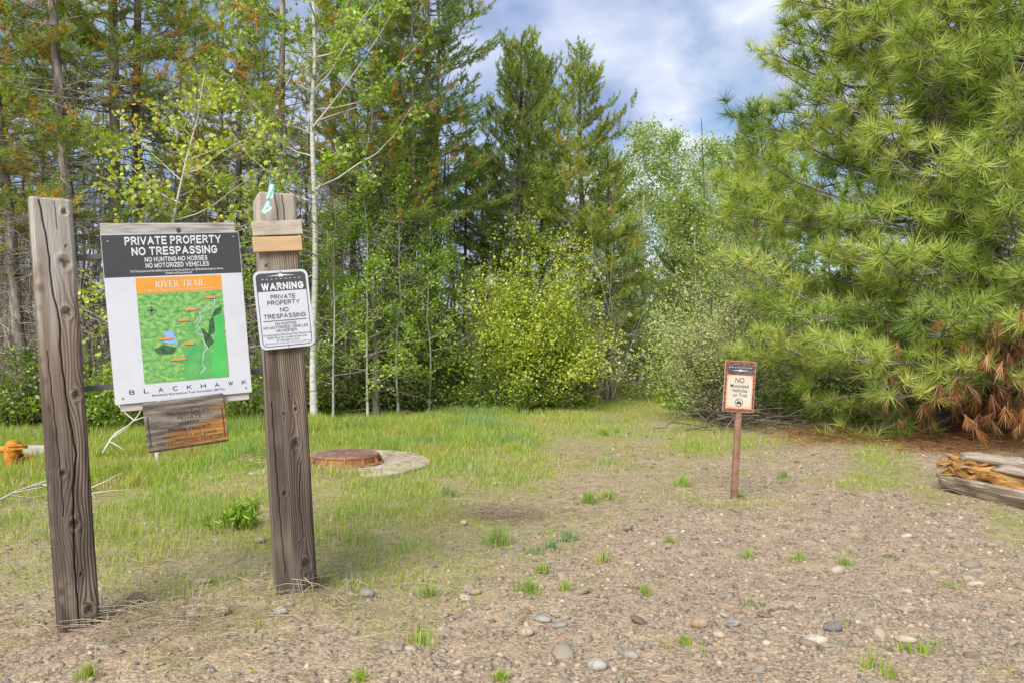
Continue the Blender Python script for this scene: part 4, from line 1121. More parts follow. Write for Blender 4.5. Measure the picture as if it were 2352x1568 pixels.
for i, (px, py, hp, lab, tn, n, lean) in enumerate([
    (1143, 1246, 52, 'dense dark green grass tuft beside the brown dead patch', .72, 330, .35), (1305, 1236, 40, 'wide silvery green grass tuft right of the dead patch', .92, 360, .9), (1268, 1258, 34, 'silvery grass tuft touching the wide silvery one on its left', .92, 240, .8),
    (1228, 1268, 30, 'pale silvery grass tuft left of the two larger silvery ones', .9, 160, .8), (1384, 1293, 44, 'upright wispy grass tuft in the middle of the gravel', .62, 90, .35), (1355, 1150, 36, 'spreading green grass tuft right of the thin grass edge', .7, 240, 1.1),
    (1395, 1143, 32, 'second spreading grass tuft joined to its left neighbour', .7, 170, 1.1), (1566, 1118, 34, 'bright grass tuft left of the trail sign post', .6, 170, .5), (1213, 1362, 44, 'bushy green grass tuft in the middle foreground', .62, 240, .55),
    (1243, 1316, 34, 'grass tuft behind the bushy one in the middle foreground', .58, 150, .6), (1300, 1358, 36, 'small grass tuft right of the bushy foreground one', .62, 90, .6), (1481, 1368, 34, 'round green grass tuft alone on the gravel', .6, 190, .55),
    (1940, 1300, 34, 'small dark grass tuft right on the gravel below the trail sign', .66, 100, .4), (1835, 1290, 36, 'wispy grass tuft on the gravel below the trail sign', .6, 80, .4), (1718, 1280, 26, 'low grass tuft on the gravel below the sign post foot', .62, 80, .5),
    (1535, 1245, 26, 'low round grass tuft on the gravel left of the sign post', .62, 110, .6), (965, 1476, 62, 'tall thin grass tuft in the foreground right of the right post', .5, 90, .3), (1572, 1480, 30, 'green grass tuft beside the yellow buff stone', .62, 110, .6),
    (2080, 1505, 36, 'yellowish grass tuft by the flat cream stone', .45, 110, .6), (2120, 1508, 34, 'second yellowish grass tuft right of the flat cream stone', .45, 90, .6), (2000, 1540, 74, 'tall wispy grass blades near the lower right', .5, 46, .3),
    (2045, 1562, 48, 'grass tuft at the bottom edge near the lower right', .48, 80, .5), (1150, 1562, 40, 'grass tuft at the bottom edge below the middle', .58, 120, .5), (200, 1566, 46, 'yellow green grass tuft at the bottom edge left', .48, 140, .5),
    (1030, 1135, 36, 'blue green grass tuft right of the concrete slab', .95, 150, .5), (1800, 1100, 26, 'pale green grass tuft right of the trail sign post', .75, 130, .6), (1700, 1147, 20, 'leafy grass tuft at the foot of the trail sign post', .7, 120, .9),
    (1385, 1000, 26, 'bright tuft of grass on the grassy trail end', .55, 260, .8), (830, 1560, 40, 'grass tuft at the bottom edge left of the middle', .55, 110, .6), (985, 1370, 36, 'grass tuft right of the grey green stone', .68, 170, .6)]):
    tuft(px, py, hp, lab, tn, n, i, lean=lean, w=0.0035 if py > 1150 else 0.006)

# leafy weed by the right post and a dandelion
def weed():
    x0, y0 = GP(548, 1222); r = np.random.default_rng(400)
    root = thing('leafy_weed', 'clump of broad leaved weed stems in the grass between the posts', 'plant', (x0, y0, gz(x0, y0)))
    P, R, lp, ld = [], [], [], []
    for k in range(22):
        a = r.random() * 6.28; q = abs(r.normal()) * 0.09; L = r.uniform(0.10, 0.19)
        b = np.array([math.cos(a) * q, math.sin(a) * q, -0.01]); t = b + np.array([r.normal() * 0.03, r.normal() * 0.03, L])
        P.append(np.stack([b, (b + t) / 2 + r.normal(size=3) * 0.005, t])); R.append([0.003, 0.0025, 0.0015])
        for j in range(16):
            s = r.uniform(0.3, 1); aa = r.random() * 6.28
            lp.append(b + (t - b) * s); ld.append(np.array([math.cos(aa), math.sin(aa), 0.9]))
    acc = Acc(); acc.add(*tubes(np.array(P), np.array(R), 4)); add('stems', acc.mesh('stems', True), M_UNDER, root)
    acc = Acc(); acc.add(*leaves(np.array(lp), 0.055, 0.15 + 0.45 * r.random(len(lp)), 6, 0.26, dirs=np.array(ld), r=r)); add('leaves', acc.mesh('leaves'), M_ASPEN, root)
weed()
def dandelion():
    x0, y0 = GP(507, 1085); z0 = gz(x0, y0)
    root = thing('dandelion', 'single yellow dandelion flower in the grass left of the right post', 'flower', (x0, y0, z0))
    V, T = tubes(np.array([[0, 0, -0.01], [0.005, 0, 0.06], [0.0, -0.005, 0.115]]), np.array([0.003, 0.0025, 0.0025]), 5)
    add('stalk', tri_mesh('stalk', V, T, True, tone=np.full(len(V), .5)), M_UNDER, root)
    r = np.random.default_rng(4)
    V, T, t = needles(np.array([[0, -0.005, 0.12]] * 3), np.array([[0, -.3, 1.0]] * 3), 40, 0.026, 0.007, (15, 85), 0.004, None, 0, r)
    add('flower_head', tri_mesh('flower_head', V, T, False, tone=t), flat('dandelion_yellow', (0.85, 0.62, 0.02)), root)
dandelion()

# ------------------------------------------------------------------ weathered timber posts
def post_material(name, grey, brown, dark, top_wear=0.6):
    m, n, l, out = mat_new(name)
    p = n.new('ShaderNodeBsdfPrincipled'); p.inputs['Roughness'].default_value = 0.85; p.inputs['Specular IOR Level'].default_value = 0.2
    def attr(a):
        x = n.new('ShaderNodeAttribute'); x.attribute_name = a; return x
    def math_(op, a, b):
        x = n.new('ShaderNodeMath'); x.operation = op
        for i, v in enumerate((a, b)):
            if hasattr(v, 'node'): l.new(v, x.inputs[i])
            else: x.inputs[i].default_value = v
        return x.outputs[0]
    co = attr('loc')
    mp = n.new('ShaderNodeMapping'); mp.inputs['Scale'].default_value = (26, 26, 1.6); l.new(co.outputs['Vector'], mp.inputs['Vector'])
    nz = n.new('ShaderNodeTexNoise'); nz.inputs['Scale'].default_value = 1.0; nz.inputs['Detail'].default_value = 6; l.new(mp.outputs[0], nz.inputs['Vector'])
    mp2 = n.new('ShaderNodeMapping'); mp2.inputs['Scale'].default_value = (160, 160, 5); l.new(co.outputs['Vector'], mp2.inputs['Vector'])
    nf = n.new('ShaderNodeTexNoise'); nf.inputs['Scale'].default_value = 1.0; nf.inputs['Detail'].default_value = 4; l.new(mp2.outputs[0], nf.inputs['Vector'])
    g = attr('grain').outputs['Fac']
    ph = math_('ADD', g, math_('MULTIPLY', nz.outputs['Fac'], 6.0))
    sn = math_('SINE', ph, 0.0)
    st = math_('MULTIPLY_ADD', sn, 0.5); n[st.node.name].inputs[2].default_value = 0.5
    r_s = ramp(n, [(0.0, (0.30,) * 3), (0.35, (0.8,) * 3), (1.0, (1.35,) * 3)]); l.new(st, r_s.inputs['Fac'])
    mixc = n.new('ShaderNodeMix'); mixc.data_type = 'RGBA'
    wr = math_('ADD', attr('wear').outputs['Fac'], math_('MULTIPLY', math_('SUBTRACT', nz.outputs['Fac'], 0.5), 1.3))
    r_w = ramp(n, [(0.0, grey), (0.45, brown), (1.0, dark)]); l.new(wr, r_w.inputs['Fac'])
    mul = n.new('ShaderNodeMix'); mul.data_type = 'RGBA'; mul.blend_type = 'MULTIPLY'
    l.new(attr('line').outputs['Fac'], mul.inputs['Factor'])
    l.new(r_w.outputs['Color'], mul.inputs['A']); l.new(r_s.outputs['Color'], mul.inputs['B'])
    r_f = ramp(n, [(0.3, (0.7,) * 3), (0.7, (1.2,) * 3)]); l.new(nf.outputs['Fac'], r_f.inputs['Fac'])
    m2 = n.new('ShaderNodeMix'); m2.data_type = 'RGBA'; m2.blend_type = 'MULTIPLY'; m2.inputs['Factor'].default_value = 0.75
    l.new(mul.outputs['Result'], m2.inputs['A']); l.new(r_f.outputs['Color'], m2.inputs['B'])
    kn = n.new('ShaderNodeMix'); kn.data_type = 'RGBA'; l.new(attr('knot').outputs['Fac'], kn.inputs['Factor'])
    l.new(m2.outputs['Result'], kn.inputs['A']); kn.inputs['B'].default_value = (0.035, 0.028, 0.024, 1)
    l.new(kn.outputs['Result'], p.inputs['Base Color'])
    b = n.new('ShaderNodeBump'); b.inputs['Strength'].default_value = 0.4; b.inputs['Distance'].default_value = 0.003
    l.new(math_('ADD', math_('MULTIPLY', st, attr('line').outputs['Fac']), math_('MULTIPLY', nf.outputs['Fac'], 1.2)), b.inputs['Height']); l.new(b.outputs[0], p.inputs['Normal'])
    l.new(p.outputs[0], out.inputs['Surface'])
    return m

def post_mesh(w, hz, knots, cracks, wear_fn, line_fn, period=0.011, depth=None, chamfer=0.0, zb=-0.25, warp=0.0):
    """square post, front face looks to local -y; attributes carry grain round the knots"""
    dpt = depth or w
    rc = 0.016
    nf, ns = 58, 14
    def side(a, b, k): return [a + (b - a) * i / k for i in range(k)]
    pts, face = [], []
    h = w / 2; q = dpt / 2
    for u in side(-h + rc, h - rc, nf): pts.append((u, -q)); face.append(0)
    for t in (0, .5): a = -math.pi / 2 + t * math.pi / 2; pts.append((h - rc + rc * math.cos(a), -q + rc + rc * math.sin(a))); face.append(0)
    for v in side(-q + rc, q - rc, ns): pts.append((h, v)); face.append(1)
    for u in side(h - rc, -h + rc, ns): pts.append((u, q)); face.append(2)
    for v in side(q - rc, -q + rc, ns): pts.append((-h, v)); face.append(3)
    for t in (0, .5): a = math.pi + t * math.pi / 2; pts.append((-h + rc + rc * math.cos(a), -q + rc + rc * math.sin(a))); face.append(0)
    pts = np.array(pts); face = np.array(face); K = len(pts)
    zs = np.linspace(zb, hz, 250)
    U = np.repeat(pts[None, :, 0], len(zs), 0); Vv = np.repeat(pts[None, :, 1], len(zs), 0); Z = np.repeat(zs[:, None], K, 1)
    Fc = np.repeat(face[None], len(zs), 0)
    s = np.where((Fc == 0) | (Fc == 2), U, Vv + 0.31)           # coordinate across the face
    ue = s + 0.010 * np.sin(Z * 5.1 + s * 9) + 0.006 * np.sin(Z * 11.3 + 2)
    knot = np.zeros_like(U); dep = np.zeros_like(U)
    for (uk, zk, rk) in knots:
        du = U - uk; dz = Z - zk; fr = (Fc == 0)
        e = np.exp(-(du / (rk * 2.0)) ** 2 - (dz / (rk * 4.2)) ** 2) * fr
        ue = ue - du * 0.93 * e
        rr = np.sqrt(du ** 2 + (dz * 0.85) ** 2) / rk
        knot = np.maximum(knot, fr * np.clip((0.75 - rr + 0.25 * np.sin(3 * np.arctan2(dz, du) + zk * 40)) / 0.4, 0, 0.78))
        ue = np.where(fr & (rr < 1.6), ue * np.clip((rr - 0.6), 0, 1) + rr * rk * 1.2 * (1 - np.clip(rr - 0.6, 0, 1)), ue)
        dep += fr * (np.clip(1 - np.abs(rr - 1.25) / 0.5, 0, 1) * 0.003 - np.clip(1 - rr, 0, 1) * 0.010)
    for (cp, wd, dp) in cracks:                                     # drying cracks run down the face
        cp = np.array(cp); uc = np.interp(Z, cp[::-1, 1] if cp[0, 1] > cp[-1, 1] else cp[:, 1], cp[::-1, 0] if cp[0, 1] > cp[-1, 1] else cp[:, 0]) + 0.0012 * np.sin(Z * 60)
        inr = (Z > cp[:, 1].min()) & (Z < cp[:, 1].max()) & (Fc == 0)
        g = np.exp(-((U - uc) / wd) ** 2) * inr
        dep -= g * dp; knot = np.maximum(knot, g * 0.85)
    Y = Vv.copy(); Y = np.where(Fc == 0, Y - dep, Y)
    rg = np.random.default_rng(int(hz * 1000))
    edge = np.clip(1 - (h - np.abs(U)) / 0.02, 0, 1) * (Fc == 0)
    Y = Y + edge * 0.006 * vn(Z * 1.0, U * 0 + np.sign(U), 0.05, 31)  # worn edges
    U2 = U + warp * np.sin(Z * 2.2) + 0.002 * (vn(Z, U * 0, 0.12, 33) - 0.5)
    if chamfer:
        ct = np.clip((Z - (hz - chamfer)) / chamfer, 0, 1)
        U2 = np.where(U2 < -h + chamfer * 0.7, np.maximum(U2, -h + ct * chamfer * 0.7), U2)
    P = np.stack([U2, Y, Z + 0.004 * (vn(U, Vv, 0.03, 34) - 0.5) * (Z >= hz - 1e-6)], -1).reshape(-1, 3)
    R_ = len(zs); idx = np.arange(R_ * K).reshape(R_, K)
    a = idx[:-1]; b = np.roll(a, -1, 1); d = idx[1:]; c = np.roll(d, -1, 1)
    T = np.concatenate([np.stack([a, b, c], -1).reshape(-1, 3), np.stack([a, c, d], -1).reshape(-1, 3)])
    cen = len(P); P = np.concatenate([P, [[0, 0, hz]]])
    top = idx[-1]; T = np.concatenate([T, np.stack([top, np.roll(top, -1), np.full(K, cen)], -1)])
    wear = wear_fn(U, Z, Fc); line = line_fn(U, Z, Fc)
    def fl(x, v): return np.concatenate([x.ravel(), [v]])
    return P, T, dict(grain=fl(ue * 2 * math.pi / period, 0), knot=fl(knot, 0), wear=fl(wear, 0.1), line=fl(line, 0.5), loc=np.stack([fl(U, 0), fl(Vv, 0), fl(Z, hz)], 1))

def place_post(root, P, T, at_, mat, yaw, lean):
    """lean: sideways shift per metre in world x and y"""
    c, s = math.cos(yaw), math.sin(yaw)
    W = np.stack([P[:, 0] * c - P[:, 1] * s + lean[0] * P[:, 2], P[:, 0] * s + P[:, 1] * c + lean[1] * P[:, 2], P[:, 2]], 1)
    return add('timber', tri_mesh('timber', W, T, True, **at_), mat, root)

M_POST1 = post_material('grey_brown_timber', (0.40, 0.37, 0.335), (0.245, 0.19, 0.142), (0.108, 0.082, 0.066))
M_POST2 = post_material('brown_timber', (0.42, 0.37, 0.31), (0.265, 0.208, 0.155), (0.098, 0.076, 0.062))
gzL, gzR = gz(*POST_L), gz(*POST_R)
HL = CAMH + (HOR - 462) / F * POST_L[1] - gzL
HR = CAMH + (HOR - 452) / F * POST_R[1] - gzR
YAW = math.radians(21.0)

def wear_l(U, Z, Fc):
    w = np.interp(Z, [0, 0.5, 1.0, 1.45, 1.7], [1.0, 0.9, 0.62, 0.25, 0.02])
    w = w + 0.75 * np.clip((-U - 0.058 + 0.02 * np.sin(Z * 9) + 0.05 * (vn(U, Z, 0.03, 46) - 0.5)) / 0.04, 0, 1) * np.clip((1.66 - Z) / 0.25, 0, 1) * (Fc == 0)
    return w + 0.3 * (Fc == 3) - 0.9 * np.clip(vn(U * 2.5, Z, 0.16, 41) - 0.55, 0, 1) * (Z < 0.9)
def line_l(U, Z, Fc):
    return np.clip(0.12 + 0.75 * np.clip((U + 0.02) / 0.03, 0, 1) * np.clip((1.6 - Z) / 0.2, 0, 1) * (0.3 + 0.9 * vn(U * 2, Z, 0.22, 47)) + 0.3 * np.clip((0.8 - Z) / 0.2, 0, 1), 0, 1) * np.where(Fc == 0, 1, 0.6)
left_post = thing('timber_post', 'tall weathered square timber post with knots, leftmost, grey at its top', 'post', (POST_L[0], POST_L[1], gzL), 'sign posts')
kn_l = [(0.048, HL - 0.055, 0.014), (0.045, HL - 0.205, 0.007), (0.036, HL - 0.275, 0.026), (0.034, HL - 0.49, 0.021), (0.048, HL - 0.845, 0.018), (-0.022, 0.68, 0.014), (0.008, 0.46, 0.021), (0.02, 0.245, 0.007), (0.04, 0.085, 0.021)]
cr_l = [([(-0.044, HL - 0.01), (-0.022, HL - 0.2), (-0.018, HL - 0.37), (0.004, HL - 0.53), (-0.002, HL - 0.66), (0.012, HL - 0.9), (0.032, HL - 1.1), (0.012, 0.62), (-0.002, 0.3), (0.0, 0.0)], 0.0026, 0.016),
        ([(0.012, HL - 0.01), (0.018, HL - 0.13)], 0.0014, 0.006), ([(-0.05, 1.2), (-0.03, 0.7), (-0.03, 0.5)], 0.0016, 0.008)]
P_, T_, A_ = post_mesh(0.160, HL, kn_l, cr_l, wear_l, line_l, 0.0125)
place_post(left_post, P_, T_, A_, M_POST1, YAW + math.radians(13), ((XAT(114, POST_L[1]) - POST_L[0]) / HL, 0.0))

def wear_r(U, Z, Fc):
    w = np.interp(Z, [0, 0.4, 0.9, 1.3, 1.62, 1.72], [0.85, 0.95, 0.75, 0.5, 0.38, 0.02])
    w = w + 0.35 * np.clip((-U - 0.02) / 0.02, 0, 1) * (Z < 1.3) * (Fc == 0) * np.where(Z < 0.95, -0.6 + 2.4 * vn(U * 2, Z, 0.12, 44), 1.0)
    return w - 0.25 * (Fc == 3)
def line_r(U, Z, Fc):
    return np.clip(0.15 + 0.8 * np.clip((U + 0.03) / 0.02, 0, 1) + 0.45 * np.clip((Z - 0.9) / 0.2, 0, 1), 0, 1) * (0.45 + 0.75 * vn(U * 2, Z, 0.2, 48)) * (Z < HR - 0.13) * np.where(Fc == 0, 1, 0.5)
right_post = thing('timber_post', 'square timber post with striped grain holding the warning sign', 'post', (POST_R[0], POST_R[1], gzR), 'sign posts')
kn_r = [(0.030, 0.70, 0.021), (0.038, 0.865, 0.010), (-0.018, 0.845, 0.007), (0.012, 0.945, 0.006), (0.048, 0.13, 0.024), (0.022, 0.235, 0.006), (-0.034, 0.47, 0.012), (-0.060, HR - 0.345, 0.009)]
cr_r = [([(-0.004, HR - 0.005), (0.006, HR - 0.13), (0.012, HR - 0.25)], 0.0022, 0.012), ([(0.028, HR - 0.005), (0.036, HR - 0.14)], 0.002, 0.012), ([(0.05, 0.62), (0.03, 0.42), (0.045, 0.26)], 0.0016, 0.008), ([(-0.07, 0.9), (-0.062, 0.5), (-0.05, 0.1)], 0.002, 0.01)]
P_, T_, A_ = post_mesh(0.186, HR, kn_r, cr_r, wear_r, line_r, 0.0105, chamfer=0.028)
LEAN_R = ((XAT(629, POST_R[1]) - POST_R[0]) / HR, 0.0)
place_post(right_post, P_, T_, A_, M_POST2, YAW + math.radians(2), LEAN_R)

# ------------------------------------------------------------------ lettering
def _arc(cx, cy, rx, ry, a0, a1, k=9):
    return [(cx + rx * math.cos(math.radians(a0 + (a1 - a0) * i / k)), cy + ry * math.sin(math.radians(a0 + (a1 - a0) * i / k))) for i in range(k + 1)]
GLYPH = {  # strokes of plain block capitals, height 1, with the advance width first
 'A': (.86, [[(0, 0), (.43, 1)], [(.43, 1), (.86, 0)], [(.16, .33), (.70, .33)]]), 'B': (.72, [[(0, 0), (0, 1)], [(0, 1), (.38, 1)] + _arc(.40, .76, .28, .24, 90, -90) + [(0, .52)], [(.40, .52)] + _arc(.42, .26, .30, .26, 90, -90) + [(0, 0)]]),
 'C': (.84, [_arc(.44, .5, .44, .5, 48, 312, 14)]), 'D': (.78, [[(0, 0), (0, 1)], [(0, 1), (.32, 1)] + _arc(.34, .5, .44, .5, 90, -90, 12) + [(0, 0)]]), 'E': (.66, [[(.64, 1), (0, 1), (0, 0), (.66, 0)], [(0, .52), (.58, .52)]]),
 'F': (.62, [[(.62, 1), (0, 1), (0, 0)], [(0, .5), (.52, .5)]]), 'G': (.86, [_arc(.44, .5, .44, .5, 48, 322, 14) + [(.86, .46), (.5, .46)]]), 'H': (.76, [[(0, 0), (0, 1)], [(.76, 0), (.76, 1)], [(0, .52), (.76, .52)]]), 'I': (.02, [[(0, 0), (0, 1)]]),
 'K': (.76, [[(0, 0), (0, 1)], [(.72, 1), (0, .36)], [(.26, .58), (.76, 0)]]), 'L': (.58, [[(0, 1), (0, 0), (.58, 0)]]), 'M': (.90, [[(0, 0), (0, 1), (.45, .05), (.90, 1), (.90, 0)]]), 'N': (.76, [[(0, 0), (0, 1), (.76, 0), (.76, 1)]]),
 'O': (.92, [_arc(.46, .5, .46, .5, 90, 450, 20)]), 'P': (.68, [[(0, 0), (0, 1), (.38, 1)] + _arc(.40, .74, .28, .26, 90, -90) + [(0, .48)]]), 'R': (.74, [[(0, 0), (0, 1), (.40, 1)] + _arc(.42, .75, .28, .25, 90, -90) + [(0, .50)], [(.38, .50), (.74, 0)]]),
 'S': (.70, [_arc(.36, .755, .32, .245, 25, 262, 12)[:-1] + _arc(.36, .255, .35, .255, 82, -155, 12)]), 'T': (.74, [[(0, 1), (.74, 1)], [(.37, 1), (.37, 0)]]), 'U': (.76, [[(0, 1), (0, .36)] + _arc(.38, .36, .38, .36, 180, 360, 12) + [(.76, 1)]]),
 'V': (.84, [[(0, 1), (.42, 0)], [(.42, 0), (.84, 1)]]), 'W': (1.18, [[(0, 1), (.30, 0)], [(.30, 0), (.59, 1)], [(.59, 1), (.88, 0)], [(.88, 0), (1.18, 1)]]), 'Y': (.82, [[(0, 1), (.41, .42), (.41, 0)], [(.82, 1), (.41, .42)]]), 'Z': (.70, [[(.02, 1), (.70, 1), (0, 0), (.70, 0)]]), '\u2022': (.12, [[(.05, .46), (.07, .46)]])}
def block2d(s, t=0.16, gap=0.16):
    """block capitals with stroke thickness t (share of the height); returns points, triangles and a tiny lift for each stroke"""
    Q, x = [], 0.0
    for ch in s:
        if ch == ' ': x += 0.30 + t * .5; continue
        adv, strokes = GLYPH[ch]
        for st in strokes:
            p = np.array(st, float); p[:, 0] = p[:, 0] * (1 - t * .35) + t / 2 + x; p[:, 1] = t / 2 + p[:, 1] * (1 - t)
            for i in range(len(p) - 1):
                a, b = p[i], p[i + 1]; d = b - a; L = np.hypot(*d)
                if L < 1e-6: continue
                d = d / L; n = np.array([-d[1], d[0]]) * t / 2
                def ext(j, k_, sg):
                    if k_ < 0 or k_ >= len(p): return t / 2
                    e = p[k_] - p[j]; e = e / max(np.hypot(*e), 1e-9); c = abs(d[0] * e[1] - d[1] * e[0]); return t / 2 * min(1.0, c * 1.1)
                a2 = a - d * ext(i, i - 1, -1); b2 = b + d * ext(i + 1, i + 2, 1)
                q = np.array([a2 - n, b2 - n, b2 + n, a2 + n]); q[:, 1] = np.clip(q[:, 1], 0, 1); Q.append(q)
        x += adv * (1 - t * .35) + t + gap
    V = np.concatenate(Q); k = len(Q); T = np.array([[4 * i, 4 * i + 1, 4 * i + 2] for i in range(k)] + [[4 * i, 4 * i + 2, 4 * i + 3] for i in range(k)])
    return V, T
def text2d(s, bold=0.0, spacing=1.0):
    cu = bpy.data.curves.new('lettering', 'FONT'); cu.body = s
    cu.size = 1.0; cu.offset = bold; cu.space_character = spacing
    cu.resolution_u = 3; cu.align_x = 'LEFT'
    ob = bpy.data.objects.new('lettering', cu); COL.objects.link(ob)
    dg = bpy.context.evaluated_depsgraph_get()
    me = ob.evaluated_get(dg).to_mesh()
    me.calc_loop_triangles()
    V = np.array([v.co[:2] for v in me.vertices], float).reshape(-1, 2); T = np.array([t.vertices[:] for t in me.loop_triangles], int).reshape(-1, 3)
    ob.evaluated_get(dg).to_mesh_clear()
    bpy.data.objects.remove(ob); bpy.data.curves.remove(cu)
    return V, T

def fit(V, u0, u1, vmid, cap, capsize):
    """text stretched to run from u0 to u1 with its capitals centred on vmid (v runs down)"""
    lo, hi = V[:, 0].min(), V[:, 0].max()
    x = u0 + (V[:, 0] - lo) / (hi - lo) * (u1 - u0)
    y = vmid + cap / 2 - V[:, 1] / capsize * cap
    return np.stack([x, y], 1)
CAPV, _ = text2d('H'); CAP = float(CAPV[:, 1].max())

def panel_frame(TL, TR, BL):
    TL, TR, BL = map(np.asarray, (TL, TR, BL))
    U = TR - TL; w = np.linalg.norm(U); U = U / w
    D = BL - TL; D = D - U * (D @ U); h = np.linalg.norm(D); D = D / h
    return dict(O=TL, U=U, D=D, N=np.cross(U, -D), w=w, h=h)

def on(fr, P2, off):
    return fr['O'] + P2[:, :1] * fr['U'] + P2[:, 1:2] * fr['D'] + fr['N'] * (off[:, None] if np.ndim(off) else off)

def print2d(name, fr, V2, T, off, mat, parent):
    W = on(fr, np.asarray(V2, float), off)
    T = np.asarray(T)
    return add(name, tri_mesh(name, W - org(parent), T[:, ::-1], loc=np.concatenate([np.asarray(V2, float), np.zeros((len(V2), 1))], 1)), mat, parent)

def poly2d(name, fr, polys, off, mat, parent):
    V, Fc = [], []
    for p in polys:
        a = 0.0
        for i in range(len(p)): a += p[i][0] * p[(i + 1) % len(p)][1] - p[(i + 1) % len(p)][0] * p[i][1]
        q = list(p) if a < 0 else list(p)[::-1]
        Fc.append(list(range(len(V), len(V) + len(q)))); V += q
    V = np.array(V, float)
    W = on(fr, V, off)
    return add(name, poly_mesh(name, W - org(parent), Fc, loc=np.concatenate([V, np.zeros((len(V), 1))], 1)), mat, parent)

def rect(u0, v0, u1, v1): return [(u0, v0), (u1, v0), (u1, v1), (u0, v1)]
def rrect(u0, v0, u1, v1, r, k=6):
    P = []
    for cx, cy, a0 in ((u1 - r, v0 + r, -90), (u1 - r, v1 - r, 0), (u0 + r, v1 - r, 90), (u0 + r, v0 + r, 180)):
        for i in range(k + 1):
            a = math.radians(a0 + 90 * i / k); P.append((cx + r * math.cos(a), cy + r * math.sin(a)))
    return P
def ring2d(outer, inner):
    n = len(outer); return [[outer[i], outer[(i + 1) % n], inner[(i + 1) % n], inner[i]] for i in range(n)]
def ribbon2d(pts, w):
    pts = np.array(pts, float); t = np.gradient(pts, axis=0); t = t / np.maximum(np.linalg.norm(t, axis=1, keepdims=True), 1e-9)
    nrm = np.stack([-t[:, 1], t[:, 0]], 1) * w / 2
    a, b = pts - nrm, pts + nrm
    return [[tuple(a[i]), tuple(a[i + 1]), tuple(b[i + 1]), tuple(b[i])] for i in range(len(pts) - 1)]
def slab(name, fr, outline, thick, mat, parent):
    """flat board with an outline in the panel's plane and real thickness; front face at offset 0"""
    n = len(outline); V2 = np.array(outline, float)
    W = np.concatenate([on(fr, V2, 0.0), on(fr, V2, -thick)])
    Fc = [list(range(n))[::-1], list(range(n, 2 * n))] + [[i, (i + 1) % n, n + (i + 1) % n, n + i] for i in range(n)]
    L = np.concatenate([np.c_[V2, np.zeros(n)], np.c_[V2, np.full(n, -thick)]])
    return add(name, poly_mesh(name, W - org(parent), Fc, loc=L), mat, parent)

def serif_text(s, cap):
    """roman capitals with thick and thin strokes and serifs, as quads; height 1"""
    Q, x = [], 0.0
    def bar(x0, y0, x1, y1, w): Q.append([(x0 - w / 2 + x, y0), (x0 + w / 2 + x, y0), (x1 + w / 2 + x, y1), (x1 - w / 2 + x, y1)])
    def hbar(x0, x1, y, w): Q.append([(x0 + x, y - w / 2), (x1 + x, y - w / 2), (x1 + x, y + w / 2), (x0 + x, y + w / 2)])
    def ser(xc, y, l=0.34, w=0.05): hbar(xc - l / 2, xc + l / 2, y, w)
    def arc(cx, cy, rx, ry, a0, a1, w0, w1):
        k = 8
        for i in range(k):
            a, b = math.radians(a0 + (a1 - a0) * i / k), math.radians(a0 + (a1 - a0) * (i + 1) / k)
            wa = w0 + (w1 - w0) * math.sin(math.pi * i / k); wb = w0 + (w1 - w0) * math.sin(math.pi * (i + 1) / k)
            Q.append([(cx + x + (rx - wa) * math.cos(a), cy + (ry - .05) * math.sin(a)), (cx + x + rx * math.cos(a), cy + ry * math.sin(a)),
                      (cx + x + rx * math.cos(b), cy + ry * math.sin(b)), (cx + x + (rx - wb) * math.cos(b), cy + (ry - .05) * math.sin(b))])
    for ch in s:
        if ch == 'R':
            bar(.14, 0, .14, 1, .14); ser(.14, .025); ser(.12, .975, .26); hbar(.1, .36, .975, .05); hbar(.1, .36, .5, .05); arc(.34, .7375, .28, .2625, -90, 90, .05, .14); bar(.34, .5, .70, 0, .14); ser(.74, .025, .2); x += .84
        elif ch == 'I': bar(.14, 0, .14, 1, .14); ser(.14, .025); ser(.14, .975); x += .36
        elif ch == 'V': bar(.12, 1, .40, 0, .14); bar(.66, 1, .40, 0, .06); ser(.12, .975, .32); ser(.66, .975, .26); x += .84
        elif ch == 'E': bar(.14, 0, .14, 1, .14); hbar(0, .62, .025, .05); hbar(0, .58, .975, .05); hbar(.14, .46, .51, .05); bar(.60, 0, .62, .2, .04); bar(.56, .82, .56, 1, .04); bar(.46, .42, .46, .6, .04); x += .74
        elif ch == 'T': bar(.36, 0, .36, 1, .14); ser(.36, .025); hbar(0, .72, .975, .05); bar(.02, .8, .03, 1, .04); bar(.70, .8, .69, 1, .04); x += .80
        elif ch == 'A': bar(.10, 0, .38, 1, .06); bar(.66, 0, .38, 1, .14); hbar(.22, .55, .34, .05); ser(.10, .025, .26); ser(.66, .025, .32); x += .86
        elif ch == 'L': bar(.14, 0, .14, 1, .14); ser(.14, .975); hbar(0, .60, .025, .05); bar(.59, 0, .61, .24, .04); x += .70
        else: x += .42
    V = np.array([p for q in Q for p in q], float); T = np.array([[4 * i, 4 * i + 1, 4 * i + 2] for i in range(len(Q))] + [[4 * i, 4 * i + 2, 4 * i + 3] for i in range(len(Q))])
    # keep one winding
    for i, t in enumerate(T):
        a, b, c = V[t]
        if (b[0] - a[0]) * (c[1] - a[1]) - (b[1] - a[1]) * (c[0] - a[0]) < 0: T[i] = t[::-1]
    return V, T

